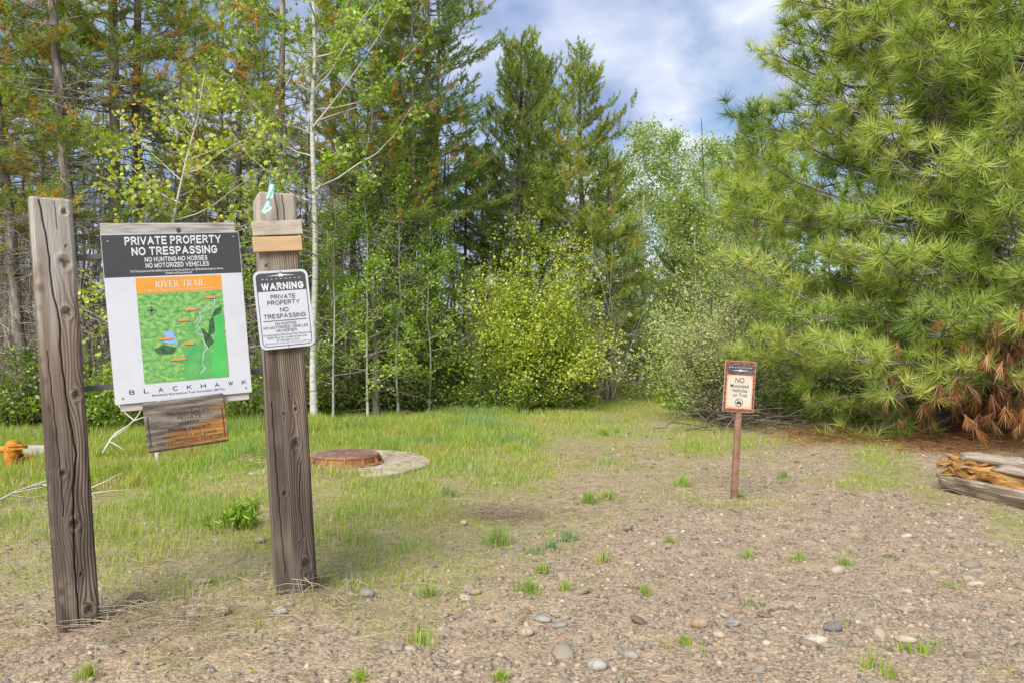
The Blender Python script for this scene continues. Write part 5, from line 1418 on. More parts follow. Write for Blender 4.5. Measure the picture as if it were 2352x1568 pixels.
# ------------------------------------------------------------------ materials of the signs
M_WHITE = flat('sign_white', (0.58, 0.60, 0.66), 0.45, wear=0.03)
M_BLACK = flat('sign_black', (0.055, 0.056, 0.062), 0.5)
M_LETW = flat('letter_white', (0.66, 0.67, 0.71), 0.5)
M_INK = flat('sign_ink', (0.03, 0.032, 0.036), 0.5)
M_INKSOFT = flat('sign_ink_faded', (0.17, 0.17, 0.19), 0.5)
M_ORANGE = flat('sign_orange', (0.70, 0.31, 0.045), 0.5)
M_TAGOR = flat('map_tag_orange', (0.70, 0.28, 0.07), 0.5)
M_LAKE = flat('map_lake_blue', (0.25, 0.42, 0.70), 0.5)
M_RIVER = flat('map_river_blue', (0.42, 0.60, 0.66), 0.5)
M_TRAIL = flat('map_trail_red', (0.36, 0.22, 0.12), 0.5)
M_FIELD = noisy('map_field_green', (0.05, 0.42, 0.09), (0.10, 0.50, 0.12), 9, 0.5, 0, use_loc=True)
M_FIELD2 = noisy('map_meadow_green', (0.06, 0.34, 0.12), (0.14, 0.42, 0.10), 20, 0.5, 0, use_loc=True)
M_MAP = noisy('map_relief_green', (0.04, 0.15, 0.04), (0.16, 0.40, 0.11), 44, 0.5, 0, (1, 1.5, 1), c3=(0.40, 0.58, 0.20), use_loc=True, lo=0.28, hi=0.72, detail=12)
M_MAPDK = noisy('map_wood_dark', (0.02, 0.06, 0.03), (0.07, 0.17, 0.07), 40, 0.5, 0, use_loc=True)
M_STEEL = noisy('grey_steel', (0.12, 0.12, 0.135), (0.19, 0.19, 0.21), 12, 0.5, 0.1, metallic=0.3)
M_BOLT = noisy('galvanised_bolt', (0.35, 0.35, 0.34), (0.5, 0.5, 0.49), 30, 0.45, 0.0, metallic=0.5)
M_PLANK = noisy('grey_plank', (0.20, 0.185, 0.17), (0.37, 0.355, 0.33), 1.0, 0.9, 0.6, (7, 90, 90), c3=(0.50, 0.48, 0.45), use_loc=True, bdist=0.003)
M_PALEPL = noisy('pale_board', (0.36, 0.34, 0.30), (0.50, 0.47, 0.42), 1.0, 0.9, 0.4, (5, 60, 60), c3=(0.58, 0.55, 0.49), use_loc=True, bdist=0.002)
M_CAP1 = noisy('weathered_cap_wood', (0.34, 0.31, 0.28), (0.48, 0.40, 0.31), 1.0, 0.9, 0.4, (9, 50, 50), c3=(0.53, 0.49, 0.44), use_loc=True, bdist=0.002)
M_CAP2 = noisy('fresh_cap_wood', (0.42, 0.37, 0.30), (0.58, 0.37, 0.18), 1.0, 0.8, 0.3, (7, 40, 40), c3=(0.60, 0.43, 0.26), use_loc=True, bdist=0.002)

def bolt(fr, u, v, parent, r=0.005):
    V = [(r * math.cos(a), r * math.sin(a), 0) for a in np.linspace(0, 6.283, 10, endpoint=False)] + [(0.6 * r * math.cos(a), 0.6 * r * math.sin(a), 0.004) for a in np.linspace(0, 6.283, 10, endpoint=False)]
    Fc = [[i, (i + 1) % 10, 10 + (i + 1) % 10, 10 + i] for i in range(10)] + [list(range(10, 20))]
    return hard('bolt', V, Fc, (on(fr, np.array([[u, v]]), 0.0005)[0], fr['U'], -fr['D'], fr['N']), M_BOLT, parent)

# ------------------------------------------------------------------ the map sign between the posts
def along(px, off=0.0):
    """depth where the line between the two posts crosses that column of the view"""
    xl, yl_, xr, yr_ = POST_L[0] - 0.06, POST_L[1], POST_R[0] - 0.055, POST_R[1]
    k = (px - CXP) / F
    t = (k * yl_ - xl) / ((xr - xl) - k * (yr_ - yl_))
    return yl_ + t * (yr_ - yl_) + off
dTL, dTR = along(230) - 0.03, along(548) - 0.03
mid_d = along(395)
FR = panel_frame(PT(230, 540, dTL), PT(548, 533, dTR), PT(255, 930, along(255) - 0.03))
base_c = on(FR, np.array([[FR['w'] / 2, FR['h']]]), 0)[0]
sign = thing('map_sign', 'large white trail map sign with black header hung between two posts', 'sign', (base_c[0], base_c[1], gz(base_c[0], base_c[1])))
W_, H_ = FR['w'], FR['h']
def uu(f): return f * W_
def vv(f): return f * H_
panel = slab('sign_panel', FR, rect(0, 0, W_, H_), 0.004, M_WHITE, sign)
poly2d('header_band', FR, [rect(0.002, 0.002, W_ - 0.002, vv(0.253))], 0.0006, M_BLACK, panel)
def line(s, u0, u1, vc, cap, mat, bold=0.0, spacing=1.0, off=0.0012, fr=FR, par=panel, w=W_, h=H_, t=None):
    if t is not None:
        V, T = block2d(s, t)
        V2 = fit(V, u0 * w, u1 * w, vc * h, cap * h, 1.0)
        return print2d('lettering', fr, V2, T, off + 0.00025 * ((np.arange(len(V2)) // 4) % 3), mat, par)
    V, T = text2d(s, bold, spacing)
    V2 = fit(V, u0 * w, u1 * w, vc * h, cap * h, CAP)
    return print2d('lettering', fr, V2, T, off, mat, par)
line('PRIVATE PROPERTY', .163, .862, .0405, .050, M_LETW, t=.20)
line('NO TRESPASSING', .205, .828, .1035, .050, M_LETW, t=.20)
line('NO HUNTING\u2022NO HORSES', .293, .748, .1535, .029, M_LETW, t=.19)
line('NO MOTORIZED VEHICLES', .296, .756, .1895, .029, M_LETW, t=.19)
line('This Trail system and the wildlife preserve are for the exclusive use of Blackhawk property owners.', .183, .862, .2215, .0125, M_LETW, 0.008)
line('Violators will be prosecuted.', .430, .628, .2385, .0125, M_LETW, 0.008)
poly2d('crease', FR, [rect(uu(.664), vv(.004), uu(.6665), vv(.10)), rect(uu(.660), vv(.14), uu(.662), vv(.235))], 0.0018, M_LETW, panel)
MU0, MU1, MV0, MV1, MV2 = .216, .838, .262, .356, .893
poly2d('title_band', FR, [rect(uu(MU0), vv(MV0), uu(MU1), vv(MV1))], 0.0006, M_ORANGE, panel)
V_, T_ = serif_text('RIVER TRAIL', 1); print2d('lettering', FR, fit(V_, uu(.352), uu(.712), vv(.304), vv(.040), 1.0), T_, 0.0012, M_LETW, panel)
line('7.8 Mile Non-Motorized Trail System Along the Payette River', .272, .785, .3385, .0125, flat('title_pale', (0.74, 0.55, 0.36)), 0.01)
poly2d('map_print', FR, [rect(uu(MU0), vv(MV1 + .0005), uu(MU1), vv(MV2))], 0.0006, M_MAP, panel)
# pieces of the printed map: fields, woods, lake, river, trail, tags (places read off the photograph)
def mp2(zx, zy):
    """enlarged view coordinates of the sign -> panel u, v"""
    tl, tr, bl, br = np.array([688, 352.]), np.array([1633, 346.]), np.array([762, 1540.]), np.array([1705, 1445.])
    u, v = 0.5, 0.5
    for _ in range(12):
        u_ = u; lef = tl + (bl - tl) * v; rig = tr + (br - tr) * v
        u = (zx - lef[0]) / (rig[0] - lef[0])
        t_ = tl + (tr - tl) * u; b_ = bl + (br - bl) * u
        v = (zy - t_[1]) / (b_[1] - t_[1])
    return (u * W_, v * H_)
poly2d('field_print', FR, [[mp2(*p) for p in q] for q in ([(1448, 905), (1503, 890), (1520, 1130), (1532, 1340), (1424, 1346), (1420, 1190), (1455, 1040)],)], 0.0010, M_FIELD, panel)
poly2d('meadow_print', FR, [[mp2(*p) for p in q] for q in ([(1232, 1140), (1345, 1100), (1420, 1190), (1424, 1346), (1228, 1366)], [(1255, 985), (1300, 965), (1310, 1050), (1260, 1070)])], 0.0009, M_FIELD2, panel)
for q in ([(1030, 1150), (1090, 1120), (1180, 1140), (1160, 1180), (1080, 1190), (1040, 1180)], [(1410, 960), (1450, 880), (1500, 850), (1490, 905), (1440, 930), (1450, 1030), (1400, 1060)], [(1350, 1000), (1420, 1060), (1440, 1100), (1390, 1150), (1370, 1080)]):
    poly2d('woods_print', FR, [[mp2(*p) for p in q]], 0.0012, M_MAPDK, panel)
poly2d('lake_print', FR, [[mp2(*p) for p in [(1084, 1030), (1110, 1034), (1140, 1018), (1160, 1034), (1172, 1075), (1190, 1095), (1186, 1125), (1165, 1112), (1120, 1114), (1088, 1100), (1102, 1080), (1100, 1058)]]], 0.0013, M_LAKE, panel)
poly2d('river_print', FR, ribbon2d([mp2(*p) for p in [(1450, 800), (1450, 850), (1408, 872), (1388, 850), (1380, 886), (1345, 900), (1350, 950), (1325, 985), (1345, 1005), (1300, 1040), (1365, 1055), (1362, 1080), (1375, 1110), (1395, 1140), (1365, 1172), (1362, 1210), (1355, 1260), (1375, 1280), (1340, 1320)]], 0.0042), 0.0014, M_RIVER, panel)
poly2d('trail_print', FR, ribbon2d([mp2(*p) for p in [(1330, 880), (1310, 930), (1290, 980), (1275, 1030), (1330, 1050), (1345, 1100), (1355, 1150), (1345, 1200), (1360, 1240), (1340, 1290), (1320, 1335)]], 0.0022), 0.0016, M_TRAIL, panel)
poly2d('road_print', FR, ribbon2d([mp2(*p) for p in [(1265, 880), (1320, 860), (1400, 890)]], 0.0015) + ribbon2d([mp2(*p) for p in [(1160, 972), (1205, 968)]], 0.0015) + ribbon2d([mp2(*p) for p in [(1270, 955), (1375, 945)]], 0.0015) + ribbon2d([mp2(*p) for p in [(1210, 812), (1262, 810)]], 0.0012), 0.0016, M_RIVER, panel)
for (zx, zy, wz) in [(1418, 793, 78), (1290, 876, 76), (1232, 950, 76), (1105, 1078, 98), (1263, 1112, 76), (1192, 1220, 102)]:
    a, b = mp2(zx - wz / 2, zy - 11), mp2(zx + wz / 2, zy + 11)
    poly2d('tag_shadow', FR, [rect(a[0] + .001, (a[1] + b[1]) / 2, b[0] + .002, (a[1] + b[1]) / 2 + .0075)], 0.0018, M_MAPDK, panel)
    poly2d('map_tag', FR, [rect(a[0], (a[1] + b[1]) / 2 - .005, b[0], (a[1] + b[1]) / 2 + .005)], 0.0022, M_TAGOR, panel)
rm = np.random.default_rng(66); rel = []
M_RELIEF = flat('map_relief_pale', (0.36, 0.56, 0.20), 0.5)
for k in range(26):
    p0 = np.array([rm.uniform(920, 1240), rm.uniform(790, 1340)]) if k < 17 else np.array([rm.uniform(1240, 1490), rm.uniform(780, 900)])
    st_ = np.cumsum(np.concatenate([[p0], rm.normal(size=(6, 2)) * np.array([5, 9]) + np.array([rm.normal() * 3, 8 if k < 17 else rm.normal() * 4])]), 0)
    st_[:, 0] = np.clip(st_[:, 0], 950, 1490); st_[:, 1] = np.clip(st_[:, 1], 785, 1350)
    rel += ribbon2d([mp2(*p) for p in st_], 0.0016)
poly2d('relief_lines', FR, rel, 0.0008, M_RELIEF, panel)['kind'] = 'stuff'
cx_, cy_ = mp2(1015, 882)
star = []
for i in range(16):
    a = math.pi * i / 8; rr = (0.024 if i % 4 == 0 else 0.013) if i % 2 == 0 else 0.004
    star.append((cx_ + rr * math.sin(a), cy_ - rr * math.cos(a)))
poly2d('compass_rose', FR, [star] + ring2d([(cx_ + .016 * math.cos(a), cy_ + .016 * math.sin(a)) for a in np.linspace(0, 6.283, 24, endpoint=False)], [(cx_ + .0145 * math.cos(a), cy_ + .0145 * math.sin(a)) for a in np.linspace(0, 6.283, 24, endpoint=False)]), 0.0016, M_INK, panel)
V_, T_ = text2d('N'); print2d('lettering', FR, fit(V_, cx_ - .004, cx_ + .004, cy_ - .033, .010, CAP), T_, 0.0016, M_INK, panel)
# the spaced name below the map
for i, ch in enumerate('BLACKHAWK'):
    V_, T_ = block2d(ch, .13)
    c = .122 + (.945 - .122) * i / 8
    print2d('lettering', FR, fit(V_, uu(c - .018), uu(c + .018), vv(.9335), vv(.0255), 1.0), T_, 0.0010 + 0.00025 * ((np.arange(len(V_)) // 4) % 3), M_INK, panel)
line('Blackhawk Recreational Trail Association (BRTA)', .262, .792, .9635, .0125, M_INKSOFT, 0.01)
for u_, v_ in ((.047, .040), (.957, .030), (.055, .965), (.955, .968)): bolt(FR, uu(u_), vv(v_), sign)
# backing frame of weathered boards and steel bars to the posts
def board(name, u0, v0, u1, v1, depth, thick, mat, par=sign, fr=FR, bev=0.003):
    V, Fc = bevel_box(u1 - u0, v1 - v0, thick, bev)
    O = on(fr, np.array([[(u0 + u1) / 2, (v0 + v1) / 2]]), -depth - thick / 2)[0]
    return hard(name, V, Fc, (O, fr['U'], -fr['D'], fr['N']), mat, par)
tb = panel_frame(PT(228, 512.5, dTL + .004), PT(540, 511, dTR + .004), PT(229.5, 538, dTL + .004))
ttop = board('top_board', 0, 0, tb['w'], 0.062, 0.006, 0.036, M_PLANK, fr=tb)
# small dark knot on the board
poly2d('knot', tb, [[(tb['w'] * .565 + .010 * math.cos(a), .035 + .012 * math.sin(a)) for a in np.linspace(0, 6.283, 14, endpoint=False)]], -0.0055, flat('knot_dark', (0.06, 0.05, 0.045)), ttop)
board('bottom_board', 0.018, H_ - 0.03, 0.165, H_ + 0.036, 0.010, 0.03, M_PALEPL)
board('bottom_board', 0.40, H_ - 0.03, W_ - 0.012, H_ + 0.036, 0.010, 0.03, M_PALEPL)
board('side_board', 0.010, 0.06, 0.05, H_ + 0.02, 0.046, 0.03, M_PALEPL)
board('side_board', W_ - 0.05, 0.06, W_ - 0.010, H_ + 0.02, 0.046, 0.03, M_PALEPL)
for (pl, pr_) in (((170, 593), (612, 574)), ((192, 893), (622, 848.5))):
    A = PT(pl[0], pl[1], along(pl[0]) + 0.045); B = PT(pr_[0], pr_[1], along(pr_[0]) + 0.045)
    X = B - A; L = np.linalg.norm(X); X = X / L; Zv = np.array([0, 0, 1.0]); Yv = norm(np.cross(Zv, X)); Zv = np.cross(X, Yv)
    V, Fc = bevel_box(L, 0.022, 0.024, 0.002)
    hard('steel_bar', V, Fc, ((A + B) / 2, X, Yv, Zv), M_STEEL, sign)

# ------------------------------------------------------------------ wooden plaque under the map sign
def plaque_material():
    m, n, l, out = mat_new('varnished_plaque_wood')
    p = n.new('ShaderNodeBsdfPrincipled'); p.inputs['Roughness'].default_value = 0.55
    co = n.new('ShaderNodeAttribute'); co.attribute_name = 'loc'
    mp = n.new('ShaderNodeMapping'); mp.inputs['Scale'].default_value = (5, 60, 60); l.new(co.outputs['Vector'], mp.inputs['Vector'])
    z = n.new('ShaderNodeTexNoise'); z.inputs['Scale'].default_value = 1.0; z.inputs['Detail'].default_value = 7; z.inputs['Roughness'].default_value = 0.7; l.new(mp.outputs[0], z.inputs['Vector'])
    rg = ramp(n, [(0.36, (0.035, 0.028, 0.024)), (0.48, (0.13, 0.105, 0.08)), (0.62, (0.27, 0.24, 0.205))]); l.new(z.outputs['Fac'], rg.inputs['Fac'])
    ra = ramp(n, [(0.36, (0.06, 0.024, 0.01)), (0.48, (0.24, 0.095, 0.022)), (0.62, (0.42, 0.22, 0.05))]); l.new(z.outputs['Fac'], ra.inputs['Fac'])
    mp2_ = n.new('ShaderNodeMapping'); mp2_.inputs['Location'].default_value = (0.4, 0.1, 0); mp2_.inputs['Scale'].default_value = (5, 12, 5); l.new(co.outputs['Vector'], mp2_.inputs['Vector'])
    z2 = n.new('ShaderNodeTexNoise'); z2.inputs['Scale'].default_value = 1.0; z2.inputs['Detail'].default_value = 3; l.new(mp2_.outputs[0], z2.inputs['Vector'])
    sx = n.new('ShaderNodeSeparateXYZ'); l.new(co.outputs['Vector'], sx.inputs[0])
    # varnish survives low and to the right
    ma_ = n.new('ShaderNodeMath'); ma_.operation = 'MULTIPLY_ADD'; ma_.inputs[1].default_value = 1.3; ma_.inputs[2].default_value = -0.10; l.new(sx.outputs['X'], ma_.inputs[0])
    mb_ = n.new('ShaderNodeMath'); mb_.operation = 'MULTIPLY_ADD'; mb_.inputs[1].default_value = -2.4; l.new(sx.outputs['Y'], mb_.inputs[0]); l.new(ma_.outputs[0], mb_.inputs[2])
    mc_ = n.new('ShaderNodeMath'); mc_.operation = 'ADD'; l.new(mb_.outputs[0], mc_.inputs[0]); l.new(z2.outputs['Fac'], mc_.inputs[1])
    rf = ramp(n, [(0.42, (0, 0, 0)), (0.62, (1, 1, 1))]); l.new(mc_.outputs[0], rf.inputs['Fac'])
    mx = n.new('ShaderNodeMix'); mx.data_type = 'RGBA'; l.new(rf.outputs['Color'], mx.inputs['Factor']); l.new(rg.outputs['Color'], mx.inputs['A']); l.new(ra.outputs['Color'], mx.inputs['B'])
    l.new(mx.outputs['Result'], p.inputs['Base Color'])
    b = n.new('ShaderNodeBump'); b.inputs['Strength'].default_value = 0.5; b.inputs['Distance'].default_value = 0.002; l.new(z.outputs['Fac'], b.inputs['Height']); l.new(b.outputs[0], p.inputs['Normal'])
    l.new(p.outputs[0], out.inputs['Surface'])
    return m
dP0, dP1 = along(326) - 0.055, along(513) - 0.055
FP = panel_frame(PT(326, 926, dP0), PT(512, 902, dP1), PT(333, 1042, along(333) - 0.055))
c_ = on(FP, np.array([[FP['w'] / 2, FP['h']]]), 0)[0]
plq = thing('wooden_plaque', 'small varnished wooden plaque hanging below the map sign with worn routed letters', 'sign', (c_[0], c_[1], gz(c_[0], c_[1])))
pw, ph_ = FP['w'], FP['h']
Vb, Fb = bevel_box(pw, ph_, 0.022, 0.002)
pb = hard('plaque_board', Vb, Fb, (on(FP, np.array([[pw / 2, ph_ / 2]]), -0.011)[0], FP['U'], -FP['D'], FP['N']), plaque_material(), plq)
M_ROUT = noisy('routed_letters', (0.035, 0.025, 0.02), (0.12, 0.09, 0.06), 60, 0.8, 0, lo=0.4, hi=0.7)
kw = dict(fr=FP, par=pb, w=pw, h=ph_, off=0.0012)
line('The River Trail is a', .27, .80, .27, .070, M_ROUT, 0.0, **kw); line('PRIVATE', .40, .69, .385, .075, M_ROUT, 0.0, **kw); line('amenity', .41, .66, .475, .06, M_ROUT, 0.0, **kw)
line('Please respect', .27, .80, .60, .085, M_ROUT, 0.01, **kw); line('homeowners and guests', .20, .86, .73, .075, M_ROUT, 0.0, **kw); line('NO MOTORIZED VEHICLES', .12, .93, .85, .07, M_ROUT, 0.0, **kw)
poly2d('routed_border', FP, [rect(pw * .035, ph_ * .28, pw * .05, ph_ * .88), rect(pw * .955, ph_ * .30, pw * .968, ph_ * .90), rect(pw * .01, ph_ * .955, pw * .99, ph_ * .985)], 0.0011, M_ROUT, pb)

# ------------------------------------------------------------------ warning sign on the right post
dW = POST_R[1] - 0.105
FW = panel_frame(PT(579.5, 625, dW - 0.05), PT(705, 617.5, dW + 0.045), PT(595, 805, dW - 0.05))
c_ = on(FW, np.array([[FW['w'] / 2, FW['h']]]), 0)[0]
wsign = thing('warning_sign', 'white rounded metal warning sign with dark header on the right post', 'sign', (c_[0], c_[1], gz(c_[0], c_[1])))
ww, wh = FW['w'], FW['h']
wp = slab('sign_panel', FW, rrect(0, 0, ww, wh, 0.028), 0.003, M_WHITE, wsign)
m_ = 0.011
outer = rrect(m_, m_, ww - m_, wh - m_, 0.022); inner = rrect(m_ + .003, m_ + .003, ww - m_ - .003, wh - m_ - .003, 0.019)
poly2d('border_line', FW, ring2d(outer, inner), 0.0006, M_INK, wp)
hdr = [p for p in rrect(m_, m_, ww - m_, 0.262 * wh + .03, 0.022) if p[1] < 0.262 * wh] + []
hdr = [p for p in rrect(m_, m_, ww - m_, wh, 0.022) if p[1] < wh * .2]
hdr = sorted(hdr, key=lambda p: math.atan2(p[1] - 0.262 * wh, p[0] - ww / 2)) + [(ww - m_, 0.262 * wh), (m_, 0.262 * wh)]
poly2d('header_band', FW, [hdr], 0.0010, flat('warning_dark', (0.07, 0.075, 0.08)), wp)
kw = dict(fr=FW, par=wp, w=ww, h=wh, off=0.0018)
M_LW2 = M_LETW
line('WARNING', .125, .905, .205, .095, M_LW2, t=.27, **kw)
for i, ch in enumerate('BLACKHAWK'):
    V_, T_ = block2d(ch, .2); c = .165 + (.835 - .165) * i / 8
    print2d('lettering', FW, fit(V_, (c - .018) * ww, (c + .018) * ww, .108 * wh, .016 * wh, 1.0), T_, 0.0018 + 0.00025 * ((np.arange(len(V_)) // 4) % 3), M_LW2, wp)
def emblem(fr, uc, vc, half, s, off, mat, par):
    """thin spread wings with a small body, dipping to both tips"""
    pts = [(-half, .005), (-half * .45, -.004), (-half * .12, -.010), (-.10 * half, -.022), (.04 * half, -.024), (.10 * half, -.012), (half * .45, -.006), (half, .003), (half * .4, .004), (half * .14, .004), (half * .16, .016), (0, .010), (-half * .14, .017), (-half * .12, .005), (-half * .4, .004)]
    poly2d('emblem', fr, [[(uc + a, vc + b * s) for a, b in pts]], off, mat, par)
emblem(FW, .50 * ww, .066 * wh, .27 * ww, .45, 0.0018, M_LW2, wp)
line('PRIVATE', .275, .725, .338, .056, M_INK, t=.125, **kw); line('PROPERTY', .205, .795, .412, .056, M_INK, t=.125, **kw)
line('NO', .425, .575, .505, .056, M_INK, t=.125, **kw); line('TRESPASSING', .115, .885, .585, .056, M_INK, t=.125, **kw)
poly2d('rule', FW, [rect(.10 * ww, .640 * wh, .90 * ww, .647 * wh)], 0.0018, M_INK, wp)
line('NO HUNTING', .305, .695, .682, .034, M_INK, t=.12, **kw); line('NO MOTORIZED VEHICLES', .09, .905, .727, .034, M_INK, t=.12, **kw); line('NO HORSES', .315, .69, .772, .034, M_INK, t=.12, **kw)
line('Authorization/Parking Pass Required', .065, .93, .820, .024, M_INKSOFT, 0.004, **kw); line('$300 Fine for unauthorized use', .14, .86, .856, .024, M_INKSOFT, 0.004, **kw); line('or damage to trail', .30, .71, .890, .024, M_INKSOFT, 0.004, **kw)
line('Blackhawk Recreational Trail Assoc. (BRTA)', .095, .91, .925, .016, M_INKSOFT, 0.0, **kw)
bolt(FW, .5 * ww, .02 * wh, wsign, 0.005); bolt(FW, .5 * ww, .965 * wh, wsign, 0.005)

# cap boards nailed round the right post top
for (a, b, c, mat) in (((578, 509), (692.5, 505), (580.5, 543), M_CAP1), ((580, 545), (692, 541.5), (582, 580), M_CAP2)):
    fr = panel_frame(PT(a[0], a[1], dW - .052), PT(b[0], b[1], dW + .043), PT(c[0], c[1], dW - .052))
    V, Fc = bevel_box(fr['w'], fr['h'] - 0.001, 0.024, 0.0025)
    hard('cap_board', V, Fc, (on(fr, np.array([[fr['w'] / 2, fr['h'] / 2]]), -0.010)[0], fr['U'], -fr['D'], fr['N']), mat, right_post)
# steel plate where the lower bar meets the post
V, Fc = bevel_box(0.012, 0.05, 0.10, 0.002)
pc = PT(606, 850, POST_R[1] - 0.02)
hard('bar_plate', V, Fc, (pc, (math.cos(YAW), math.sin(YAW), 0), (-math.sin(YAW), math.cos(YAW), 0), (LEAN_R[0], 0, 1)), M_STEEL, sign)

# turquoise flagging tape on the post top
M_TEAL = foliage('flagging_tape', [(0.0, (0.16, 0.50, 0.44)), (1.0, (0.34, 0.70, 0.66))], 0.35, 0.1, 0.3)
def tape():
    d = dW - 0.02
    root = thing('flagging_tape', 'knotted strip of turquoise flagging tape on top of the right post', 'tape', PT(618, 458, d))
    def strip(rows, name):
        V, t = [], []
        for i, (l, r_2) in enumerate(rows):
            for j in range(5):
                f = j / 4; p = np.array(l) * (1 - f) + np.array(r_2) * f
                q = PT(p[0], p[1], d - 0.022 + 0.003 * math.sin(f * 6 + i * 1.3) - 0.003 * i); V.append(q); t.append(0.5 + 0.5 * math.sin(f * 6 + i * 1.3))  # tone follows the ripples: fold shading put into the tape colour
        n = len(rows); T = []
        for i in range(n - 1):
            for j in range(4):
                a = i * 5 + j; T += [[a, a + 5, a + 6], [a, a + 6, a + 1]]
        add(name, tri_mesh(name, np.array(V) - org(root), np.array(T), True, tone=np.array(t)), M_TEAL, root)
    strip([((620, 423), (631, 424)), ((617, 434), (630, 436)), ((614, 446), (628, 447)), ((612, 456), (625, 457))], 'tape_end')
    strip([((615, 457), (619, 458)), ((610, 468), (622, 470)), ((604, 480), (624, 479)), ((601, 487), (618, 485)), ((605, 492), (612, 490))], 'tape_end')
    V, T = tubes(np.array([PT(621, 424, d), PT(620, 415, d), PT(618, 407, d)]) - org(root), np.array([.0012, .0012, .0008]), 4)
    add('string', tri_mesh('string', V, T, True, tone=np.zeros(len(V))), M_PALE, root)
tape()

# ------------------------------------------------------------------ small trail sign on the right
sx_, sy_ = GP(1683, 1147)
ts = thing('trail_sign', 'small brown and cream no motorized vehicles sign on a brown post', 'sign', (sx_, sy_, gz(sx_, sy_)))
M_BROWN = noisy('brown_paint', (0.19, 0.10, 0.065), (0.27, 0.15, 0.10), 20, 0.55, 0.1, c3=(0.31, 0.19, 0.13))
topP = PT(1698, 900, sy_)
Ax = topP - np.array([sx_, sy_, gz(sx_, sy_) - 0.2]); L = np.linalg.norm(Ax); Zv = Ax / L; Xv = norm(np.cross([0, 1.0, 0], Zv)); Yv = np.cross(Zv, Xv)
V, Fc = bevel_box(0.050, 0.050, L, 0.012, 2)
hard('post', V, Fc, (np.array([sx_, sy_, gz(sx_, sy_) - 0.2]) + Zv * L / 2, Xv, Yv, Zv), M_BROWN, ts, True)
FT = panel_frame(PT(1666.5, 826.5, sy_ - 0.034), PT(1737.5, 831, sy_ - 0.030), PT(1660, 943, sy_ - 0.034))
tw, th_ = FT['w'], FT['h']
M_TWOOD = noisy('printed_timber_red', (0.07, 0.022, 0.015), (0.24, 0.075, 0.045), 1.0, 0.5, 0, (22, 75, 10), c3=(0.38, 0.19, 0.12), use_loc=True)
M_CREAM = noisy('printed_cream', (0.56, 0.50, 0.40), (0.62, 0.58, 0.48), 8, 0.5, 0, use_loc=True)
M_PEACH = noisy('printed_peach', (0.62, 0.30, 0.15), (0.64, 0.42, 0.27), 12, 0.5, 0, use_loc=True)
M_SLATE = noisy('printed_slate', (0.045, 0.045, 0.05), (0.13, 0.13, 0.14), 20, 0.5, 0, use_loc=True)
tpn = slab('sign_panel', FT, rect(0, 0, tw, th_), 0.006, flat('panel_edge_pale', (0.55, 0.50, 0.42)), ts)
poly2d('timber_print', FT, [rect(0.0025, 0.0025, tw - .0025, th_ - .0025)], 0.0006, M_TWOOD, tpn)
poly2d('plank_lines', FT, [rect(tw * .02, th_ * v, tw * .11, th_ * (v + .008)) for v in (.10, .18, .27, .36, .46, .55, .64, .74, .84)] + [rect(tw * .91, th_ * v, tw * .985, th_ * (v + .008)) for v in (.14, .22, .33, .43, .52, .62, .71, .80, .90)], 0.0009, M_INK, tpn)
poly2d('header_print', FT, [rect(tw * .10, th_ * .075, tw * .915, th_ * .245)], 0.0010, M_SLATE, tpn)
poly2d('peach_border', FT, [rect(tw * .085, th_ * .275, tw * .93, th_ * .935)], 0.0010, M_PEACH, tpn)
poly2d('cream_field', FT, [rrect(tw * .125, th_ * .285, tw * .895, th_ * .895, 0.03)], 0.0014, M_CREAM, tpn)
kw = dict(fr=FT, par=tpn, w=tw, h=th_, off=0.0020)
M_DKBR = flat('dark_brown_ink', (0.045, 0.035, 0.035))
for i, ch in enumerate('BLACKHAWK'):
    V_, T_ = block2d(ch, .2); c = .165 + (.85 - .165) * i / 8
    print2d('lettering', FT, fit(V_, (c - .022) * tw, (c + .022) * tw, .125 * th_, .022 * th_, 1.0), T_, 0.0018 + 0.00025 * ((np.arange(len(V_)) // 4) % 3), M_LETW, tpn)
emblem(FT, .51 * tw, .187 * th_, .35 * tw, .42, 0.0018, M_LETW, tpn)
line('NO', .355, .645, .375, .105, M_DKBR, t=.13, **kw); line('Motorized', .21, .80, .487, .066, M_DKBR, 0.008, **kw); line('Vehicles', .26, .765, .576, .066, M_DKBR, 0.008, **kw); line('on Trail', .305, .755, .666, .066, M_DKBR, 0.008, **kw)
cu_, cv_, rr_ = .515 * tw, .812 * th_, .132 * tw
circ = lambda r, k=28: [(cu_ + r * math.cos(a), cv_ + r * math.sin(a)) for a in np.linspace(0, 2 * math.pi, k, endpoint=False)]
poly2d('prohibition_ring', FT, ring2d(circ(rr_), circ(rr_ * .86)), 0.0022, M_DKBR, tpn)
poly2d('prohibition_bar', FT, ribbon2d([(cu_ - rr_ * .55, cv_ - rr_ * .72), (cu_, cv_), (cu_ + rr_ * .55, cv_ + rr_ * .72)], rr_ * .13), 0.0026, M_DKBR, tpn)
s_ = rr_
quad = [[(cu_ + a * s_, cv_ + b * s_) for a, b in p] for p in ([(-.62, .02), (-.5, -.14), (-.18, -.14), (-.08, -.02), (.12, -.04), (.2, -.20), (.34, -.20), (.56, -.10), (.62, .04), (.4, .10), (.3, .34), (-.3, .34), (-.4, .12)], [(.02, -.16), (.0, -.5), (.08, -.52), (.22, -.2)], [(-.34, -.14), (-.30, -.24), (-.1, -.24), (-.06, -.14)])]
wh_ = [[(cu_ + (wx + .20 * math.cos(a)) * s_, cv_ + (.30 + .20 * math.sin(a)) * s_) for a in np.linspace(0, 2 * math.pi, 14, endpoint=False)] for wx in (-.42, .40)]
poly2d('quad_bike_symbol', FT, quad + wh_, 0.0024, M_DKBR, tpn)

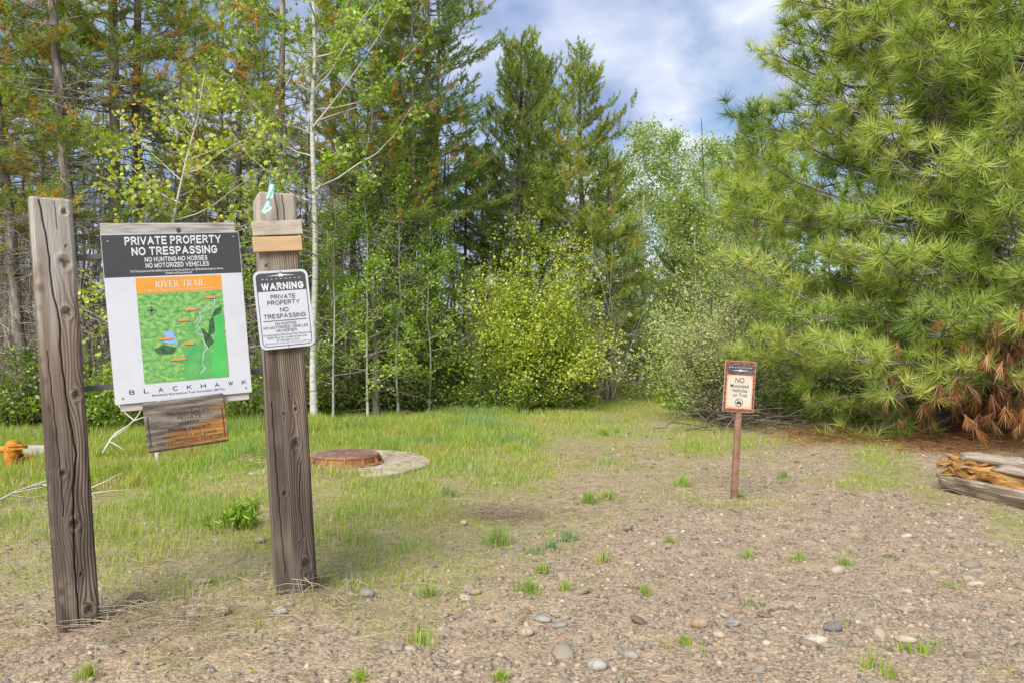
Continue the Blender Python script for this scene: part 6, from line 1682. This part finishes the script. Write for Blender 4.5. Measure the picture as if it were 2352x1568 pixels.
# ------------------------------------------------------------------ manhole on its concrete slab
M_CONC = noisy('old_concrete', (0.34, 0.27, 0.19), (0.46, 0.39, 0.29), 5, 0.95, 0.6, c3=(0.54, 0.50, 0.43), bdist=0.01)
M_RUSTI = noisy('rusty_iron', (0.14, 0.10, 0.08), (0.30, 0.14, 0.065), 4, 0.85, 0.4, c3=(0.42, 0.21, 0.08), bdist=0.005)
M_LIDM = noisy('rusty_lid', (0.20, 0.115, 0.085), (0.32, 0.20, 0.16), 10, 0.85, 0.3, c3=(0.38, 0.27, 0.22), bdist=0.004)
def lathe(prof, k=56):
    n = len(prof); V = [(r * math.cos(a), r * math.sin(a), z) for r, z in prof for a in np.linspace(0, 2 * math.pi, k, endpoint=False)]
    Fc = [[i * k + j, i * k + (j + 1) % k, (i + 1) * k + (j + 1) % k, (i + 1) * k + j] for i in range(n - 1) for j in range(k)]
    Fc.append([(n - 1) * k + j for j in range(k)])
    return V, Fc
mh = thing('manhole', 'rusty manhole cover raised on a round pale concrete slab', 'manhole', (SLAB[0], SLAB[1], 0))
EX, EY, EZ = np.array([1.0, 0, 0]), np.array([0, 1.0, 0]), np.array([0, 0, 1.0])
V, Fc = lathe([(SLAB_R, -0.12), (SLAB_R, 0.030), (SLAB_R - 0.02, 0.046), (0.0005, 0.052)], 72)
V = np.array(V); V[:, :2] *= (1 + 0.012 * np.sin(np.arctan2(V[:, 1], V[:, 0]) * 7 + 1))[:, None]
hard('concrete_slab', V, Fc, (np.array([SLAB[0], SLAB[1], 0]), EX, EY, EZ), M_CONC, mh)
LID = np.array([XAT(794, 7.80), 7.80, 0.052])
V, Fc = lathe([(0.385, 0.0), (0.385, 0.016), (0.335, 0.020), (0.335, 0.078), (0.344, 0.080), (0.344, 0.090), (0.0005, 0.092)], 64)
ring_ = hard('frame_ring', V, Fc, (LID, EX, EY, EZ), M_RUSTI, mh)
for k in range(12):
    a = 2 * math.pi * (k + 0.35) / 12
    X = np.array([math.cos(a), math.sin(a), 0]); Y = np.array([-math.sin(a), math.cos(a), 0])
    Vg = [(0.330, -.006, .018), (0.382, -.006, .018), (0.345, -.006, .079), (0.330, -.006, .079)]; Vg += [(x, .006, z) for x, y, z in Vg]
    hard('gusset', Vg, [[0, 1, 2, 3], [7, 6, 5, 4], [0, 4, 5, 1], [1, 5, 6, 2], [2, 6, 7, 3], [3, 7, 4, 0]], (LID, X, Y, EZ), M_RUSTI, ring_)
lid = hard('lid', *lathe([(0.328, 0.088), (0.328, 0.101), (0.0005, 0.1015)], 64), (LID, EX, EY, EZ), M_LIDM, mh)
tv, tf = [], []
for i in range(-14, 15):
    for j in range(-7, 8):
        x, y = i * 0.0225 + (0.011 if j % 2 else 0), j * 0.043
        if x * x + y * y > 0.305 ** 2: continue
        a = math.radians(38 if (i + j) % 2 else 52)
        b0 = len(tv); c, s = math.cos(a), math.sin(a)
        for z in (0.101, 0.1055):
            for dx, dy in ((-.016, -.004), (.016, -.004), (.016, .004), (-.016, .004)): tv.append((x + dx * c - dy * s, y + dx * s + dy * c, z))
        tf += [[b0 + 4, b0 + 5, b0 + 6, b0 + 7]] + [[b0 + q, b0 + (q + 1) % 4, b0 + 4 + (q + 1) % 4, b0 + 4 + q] for q in range(4)]
tr_ = hard('tread_ribs', tv, tf, (LID, EX, EY, EZ), M_LIDM, lid); tr_['kind'] = 'stuff'

# ------------------------------------------------------------------ rusty orange fitting at the left
M_ORUST = noisy('orange_rust', (0.26, 0.08, 0.015), (0.50, 0.20, 0.02), 14, 0.75, 0.5, c3=(0.58, 0.28, 0.035), bdist=0.004)
M_DRUST = noisy('dark_rust', (0.10, 0.035, 0.02), (0.26, 0.09, 0.03), 12, 0.85, 0.4, bdist=0.004)
def fitting():
    d = 7.75; s = d / F
    x0 = XAT(30, d); z0 = gz(x0, d)
    root = thing('iron_fitting', 'rusty orange iron hydrant fitting half sunk in grass behind the left post', 'fitting', (x0, d, z0))
    C = np.array([x0, d, z0])
    prof = [(.070, -.03), (.072, .02), (.078, .06), (.080, .15), (.082, .17), (.080, .20), (.074, .235), (.060, .268), (.036, .288), (.0005, .296)]
    V, Fc = lathe(prof, 28); hard('bonnet', V, Fc, (C, EX, EY, EZ), M_ORUST, root, True)
    # tapering lever with two ridges, pointing right and a little up
    X = norm(np.array([1.0, -0.25, 0.05])); Y = norm(np.cross(EZ, X)); Z = np.cross(X, Y)
    def lever(y0, z0_, l, h0, h1, w):
        V = [(0.0, -w, -h0), (l, -w * .6, -h1), (l, w * .6, -h1), (0, w, -h0), (0, -w, h0), (l, -w * .6, h1), (l, w * .6, h1), (0, w, h0)]
        V = [(a, b + y0, c + z0_) for a, b, c in V]
        return V, [[3, 2, 1, 0], [4, 5, 6, 7], [0, 1, 5, 4], [1, 2, 6, 5], [2, 3, 7, 6], [3, 0, 4, 7]]
    V, Fc = lever(0, 0, 0.195, .036, .016, .035); hard('lever', V, Fc, (C + np.array([.0, -.04, .225]), X, Y, Z), M_ORUST, root)
    V, Fc = lever(-0.03, .012, 0.185, .010, .007, .012); hard('lever_ridge', V, Fc, (C + np.array([.01, -.05, .235]), X, Y, Z), M_ORUST, root)
    # side flange and ear plate with a bolt hole
    V, Fc = lathe([(.075, 0), (.075, .018), (.045, .020), (.042, .05), (.0005, .052)], 24)
    hard('flange', V, Fc, (C + np.array([.085, -.03, .085]), EY, EZ, EX), M_DRUST, root, False)
    Vp = [(0, 0, .02), (.11, 0, .0), (.125, 0, .04), (.10, 0, .075), (.03, 0, .105), (0, 0, .105)]; n = len(Vp); Vp += [(a, .014, c) for a, b, c in Vp]
    hard('ear_plate', Vp, [list(range(n)), list(range(n, 2 * n))[::-1]] + [[i, (i + 1) % n, n + (i + 1) % n, n + i][::-1] for i in range(n)], (C + np.array([.12, -.02, .04]), EX, EY, EZ), M_ORUST, root)
    V, Fc = lathe([(.013, 0), (.013, .004), (.0005, .005)], 14); hard('bolt_hole', V, Fc, (C + np.array([.165, -.0205, .115]), EX, EZ, -EY), M_DRUST, root)
    V, Fc = lathe([(.034, 0), (.034, .10), (.044, .102), (.044, .13), (.0005, .131)], 20); hard('nozzle', V, Fc, (C + np.array([-.06, -.02, .20]), EY, EZ, -EX), M_ORUST, root)
fitting()
pk = thing('pale_plank', 'weathered pale plank on edge in the grass behind the rusty fitting', 'plank', (XAT(95, 8.15), 8.15, gz(XAT(95, 8.15), 8.15)))
V, Fc = bevel_box(0.62, 0.05, 0.16, 0.004)
hard('board', V, Fc, (org(pk) + np.array([0, 0, 0.085]), norm(np.array([1, .12, -.03])), norm(np.array([-.12, 1, 0])), EZ), M_PALEPL, pk)

# ------------------------------------------------------------------ rotten log on the right
M_LOGG = noisy('grey_log_wood', (0.16, 0.115, 0.08), (0.41, 0.335, 0.26), 1.0, 0.9, 1.0, (70, 1.5, 70), c3=(0.58, 0.50, 0.41), use_loc=True, bdist=0.008)
M_LOGO = noisy('rotten_amber_wood', (0.14, 0.045, 0.015), (0.40, 0.20, 0.05), 1.0, 0.85, 1.0, (26, 5, 26), c3=(0.55, 0.36, 0.15), use_loc=True, bdist=0.012)
LA_, LB_ = np.array([3.80, 6.55, 0.16]), np.array([4.35, 3.9, 0.19])
lx = norm(LB_ - LA_); lside = norm(np.cross(lx, EZ)); lup = np.cross(lside, lx); Llen = np.linalg.norm(LB_ - LA_)
if lside[0] > 0: lside = -lside
log = thing('rotten_log', 'split grey log with crumbling amber heartwood under the big pine', 'log', (LA_[0], LA_[1], gz(LA_[0], LA_[1])))
def crescent(name, a0, a1, ro, ri, s0, s1, mat, seed, n=46, k=14, rough=0.010, endr=0.06):
    r = np.random.default_rng(seed)
    S = np.linspace(s0, s1, n); A = np.radians(np.linspace(a0, a1, k))
    V, loc = [], []
    for i, s in enumerate(S):
        ang = np.concatenate([A, A[::-1]]); rad = np.concatenate([np.full(k, ro), np.full(k, ri)])
        nzv = (vn(ang * 0.35 + seed, np.full(2 * k, s), 0.10, 50) - .5) * 2 * rough + (vn(ang * 0.8 + seed, np.full(2 * k, s * 0.25), 0.06, 51) - .5) * 2 * rough
        e = min(1, (s - s0) / 0.12 + 0.25); jag = endr * (vn(ang * .3 + seed, np.zeros(2 * k), 0.05, 52) - .5) * max(0, 1 - i / 5)
        rr = (rad + nzv) * (0.9 + 0.1 * e)
        q = LA_ + lx * (s + jag)[:, None] + lside * (rr * np.cos(ang))[:, None] + lup * (rr * np.sin(ang))[:, None]
        V.append(q); loc.append(np.stack([rr * np.cos(ang), np.full(2 * k, s), rr * np.sin(ang)], 1))
    V = np.array(V); m = 2 * k; idx = np.arange(n * m).reshape(n, m)
    a = idx[:-1]; b = np.roll(a, -1, 1); d = idx[1:]; c = np.roll(d, -1, 1)
    Fc = np.stack([a, b, c, d], -1).reshape(-1, 4).tolist() + [idx[0].tolist()[::-1], idx[-1].tolist()]
    return add(name, poly_mesh(name, V.reshape(-1, 3) - org(log), Fc, True, np.array(loc).reshape(-1, 3)), mat, log)
crescent('lower_shell', -100, -2, 0.185, 0.13, 0.0, Llen, M_LOGG, 1, rough=0.014)
crescent('heartwood', -40, 120, 0.150, 0.03, 0.05, Llen, M_LOGO, 2, n=90, k=20, rough=0.030)
crescent('upper_shell', 58, 190, 0.19, 0.14, 0.10, Llen, M_LOGG, 3, rough=0.014, endr=0.16)
crescent('split_slab', 34, 58, 0.185, 0.15, 0.55, Llen, M_LOGG, 4, rough=0.010, endr=0.1)
r = np.random.default_rng(8)
for k in range(26):
    s = r.uniform(0.0, 0.75); a = math.radians(r.uniform(8, 66)); q = LA_ + lx * s + (lside * math.cos(a) + lup * math.sin(a)) * r.uniform(.145, .165)
    l0, w0, h0 = r.uniform(.03, .10), r.uniform(.012, .03), r.uniform(.008, .02)
    V, Fc = bevel_box(l0, w0, h0, 0.003); V = V + r.normal(size=V.shape) * 0.003
    X = norm(lx + r.normal(size=3) * .22); Y = norm(np.cross(EZ, X)); hard('crumbled_chunk', V, Fc, (q, X, Y, np.cross(X, Y)), M_LOGO, log)

for k in range(20):                                       # splinters standing off the broken end
    s = r.uniform(-0.05, 0.35); a = math.radians(r.uniform(-20, 150)); q = LA_ + lx * s + (lside * math.cos(a) + lup * math.sin(a)) * r.uniform(.13, .185)
    l0 = r.uniform(.08, .26); X = norm(lx + r.normal(size=3) * .14); Y = norm(np.cross(EZ, X)); Z = np.cross(X, Y); w0 = r.uniform(.006, .014)
    V = [(-l0 / 2, 0, 0), (0, -w0, -w0 * .5), (l0 / 2, -w0 * .8, 0), (l0 / 2, w0 * .8, 0), (0, w0, -w0 * .3), (0, 0, w0)]
    hard('splinter', V, [[0, 1, 5], [0, 5, 4], [0, 4, 1], [1, 2, 5], [5, 3, 4], [5, 2, 3], [1, 4, 3, 2]], (q, X, Y, Z), M_LOGO if k % 2 else M_LOGG, log)
# ------------------------------------------------------------------ small things
x0, y0 = GP(1366, 925)
st = thing('marker_stake', 'small orange topped marker stake at the trail opening', 'stake', (x0, y0, gz(x0, y0)))
V, Fc = bevel_box(0.045, 0.02, 0.30, 0.003); hard('stake_body', V, Fc, (org(st) + [0, 0, .13], EX, EY, EZ), flat('stake_wood', (0.30, 0.17, 0.09)), st)
V, Fc = bevel_box(0.047, 0.023, 0.20, 0.003); hard('orange_top', V, Fc, (org(st) + [0, 0, .34], EX, EY, EZ), flat('stake_orange', (0.62, 0.13, 0.02)), st)

def bare_branch(name, label, pts, r0, seed, mat, sub=8, sl=0.5):
    """a fallen or leaning dead branch through world points"""
    r = np.random.default_rng(seed); P = np.array(pts, float); b = P[0].copy(); b[2] = gz(b[0], b[1])
    root = thing(name, label, 'branch', b)
    t = np.linspace(0, 1, len(P)); tt = np.linspace(0, 1, 12)
    Q = np.stack([np.interp(tt, t, P[:, c]) for c in range(3)], 1) + np.cumsum(r.normal(size=(12, 3)), 0) * 0.006
    V, T = tubes(Q - b, r0 * (1 - 0.8 * tt), 6); main = add('main_stem', tri_mesh('main_stem', V, T, True), mat, root)
    A, R = [], []
    for k in range(sub):
        s = r.uniform(.15, .95); q = np.array([np.interp(s, tt, Q[:, c]) for c in range(3)]); d = norm((Q[-1] - Q[0]) * .6 / np.linalg.norm(Q[-1] - Q[0]) + r.normal(size=3) * np.array([.6, .4, .6])); l = sl * r.uniform(.3, 1)
        e = q + d * l; e[2] = max(e[2], gz(e[0], e[1]) + .005)
        A.append(np.stack([q, (q + e) / 2 + r.normal(size=3) * .03 * l, e]) - b); R.append(np.array([.55, .4, .15]) * r0)
    V, T = tubes(np.array(A), np.array(R), 4); add('side_twigs', tri_mesh('side_twigs', V, T, True), mat, root)
bare_branch('dead_branch', 'bleached curved dead branch under the left end of the map sign', [PT(236, 1040, 8.3), PT(262, 1000, 8.3), PT(300, 975, 8.4), PT(330, 945, 8.5), PT(350, 900, 8.6)], 0.016, 1, M_PALE, 8, 0.45)
bare_branch('dead_branch', 'bleached fallen branch in the grass left of the left post', [PT(-60, 1185, 5.6), PT(0, 1150, 5.9), PT(50, 1125, 6.1), PT(112, 1112, 6.4), PT(200, 1118, 6.4), PT(225, 1150, 6.2)], 0.011, 2, M_PALE, 12, 0.4)
bare_branch('fallen_twig', 'dry grey twigs on the ground between the two posts', [PT(330, 1470, 3.2), PT(390, 1440, 3.25), PT(440, 1405, 3.45), PT(405, 1375, 3.7)], 0.008, 3, M_TWIG, 22, 0.24)
bare_branch('fallen_twig', 'thin dead twig lying on the gravel behind the trail sign', [PT(1500, 985, 10.9), PT(1560, 978, 11.2), PT(1640, 986, 11.0), PT(1690, 978, 11.0)], 0.008, 4, M_TWIG, 8, 0.4)
# dark brush heaped under the willow
def brush():
    r = np.random.default_rng(9); c = np.array(at(1705, 11.5)); n = 120
    root = thing('brush_pile', 'heap of dark bare branches under the willow by the trail sign', 'brush pile', c)
    b = np.stack([r.normal(size=n) * .33, r.normal(size=n) * .28, np.abs(r.normal(size=n)) * .25], 1)
    d = norm(np.stack([r.normal(size=n), r.normal(size=n) * .5, r.normal(size=n) * .35 + .1], 1)); l = r.uniform(.4, 1.3, n)[:, None]
    A = np.stack([b - d * l * .5, b + r.normal(size=(n, 3)) * .04, b + d * l * .5 - np.array([0, 0, .08])], 1); A[..., 2] = np.maximum(A[..., 2], 0.005)
    V, T = tubes(A, r.uniform(.003, .010, n)[:, None] * np.array([1, .8, .3]), 4)
    add('branches', tri_mesh('branches', V, T, True), noisy('brush_wood', (0.05, 0.035, 0.03), (0.15, 0.11, 0.09), 4, .9, 0, c3=(.26, .2, .17)), root)
brush()
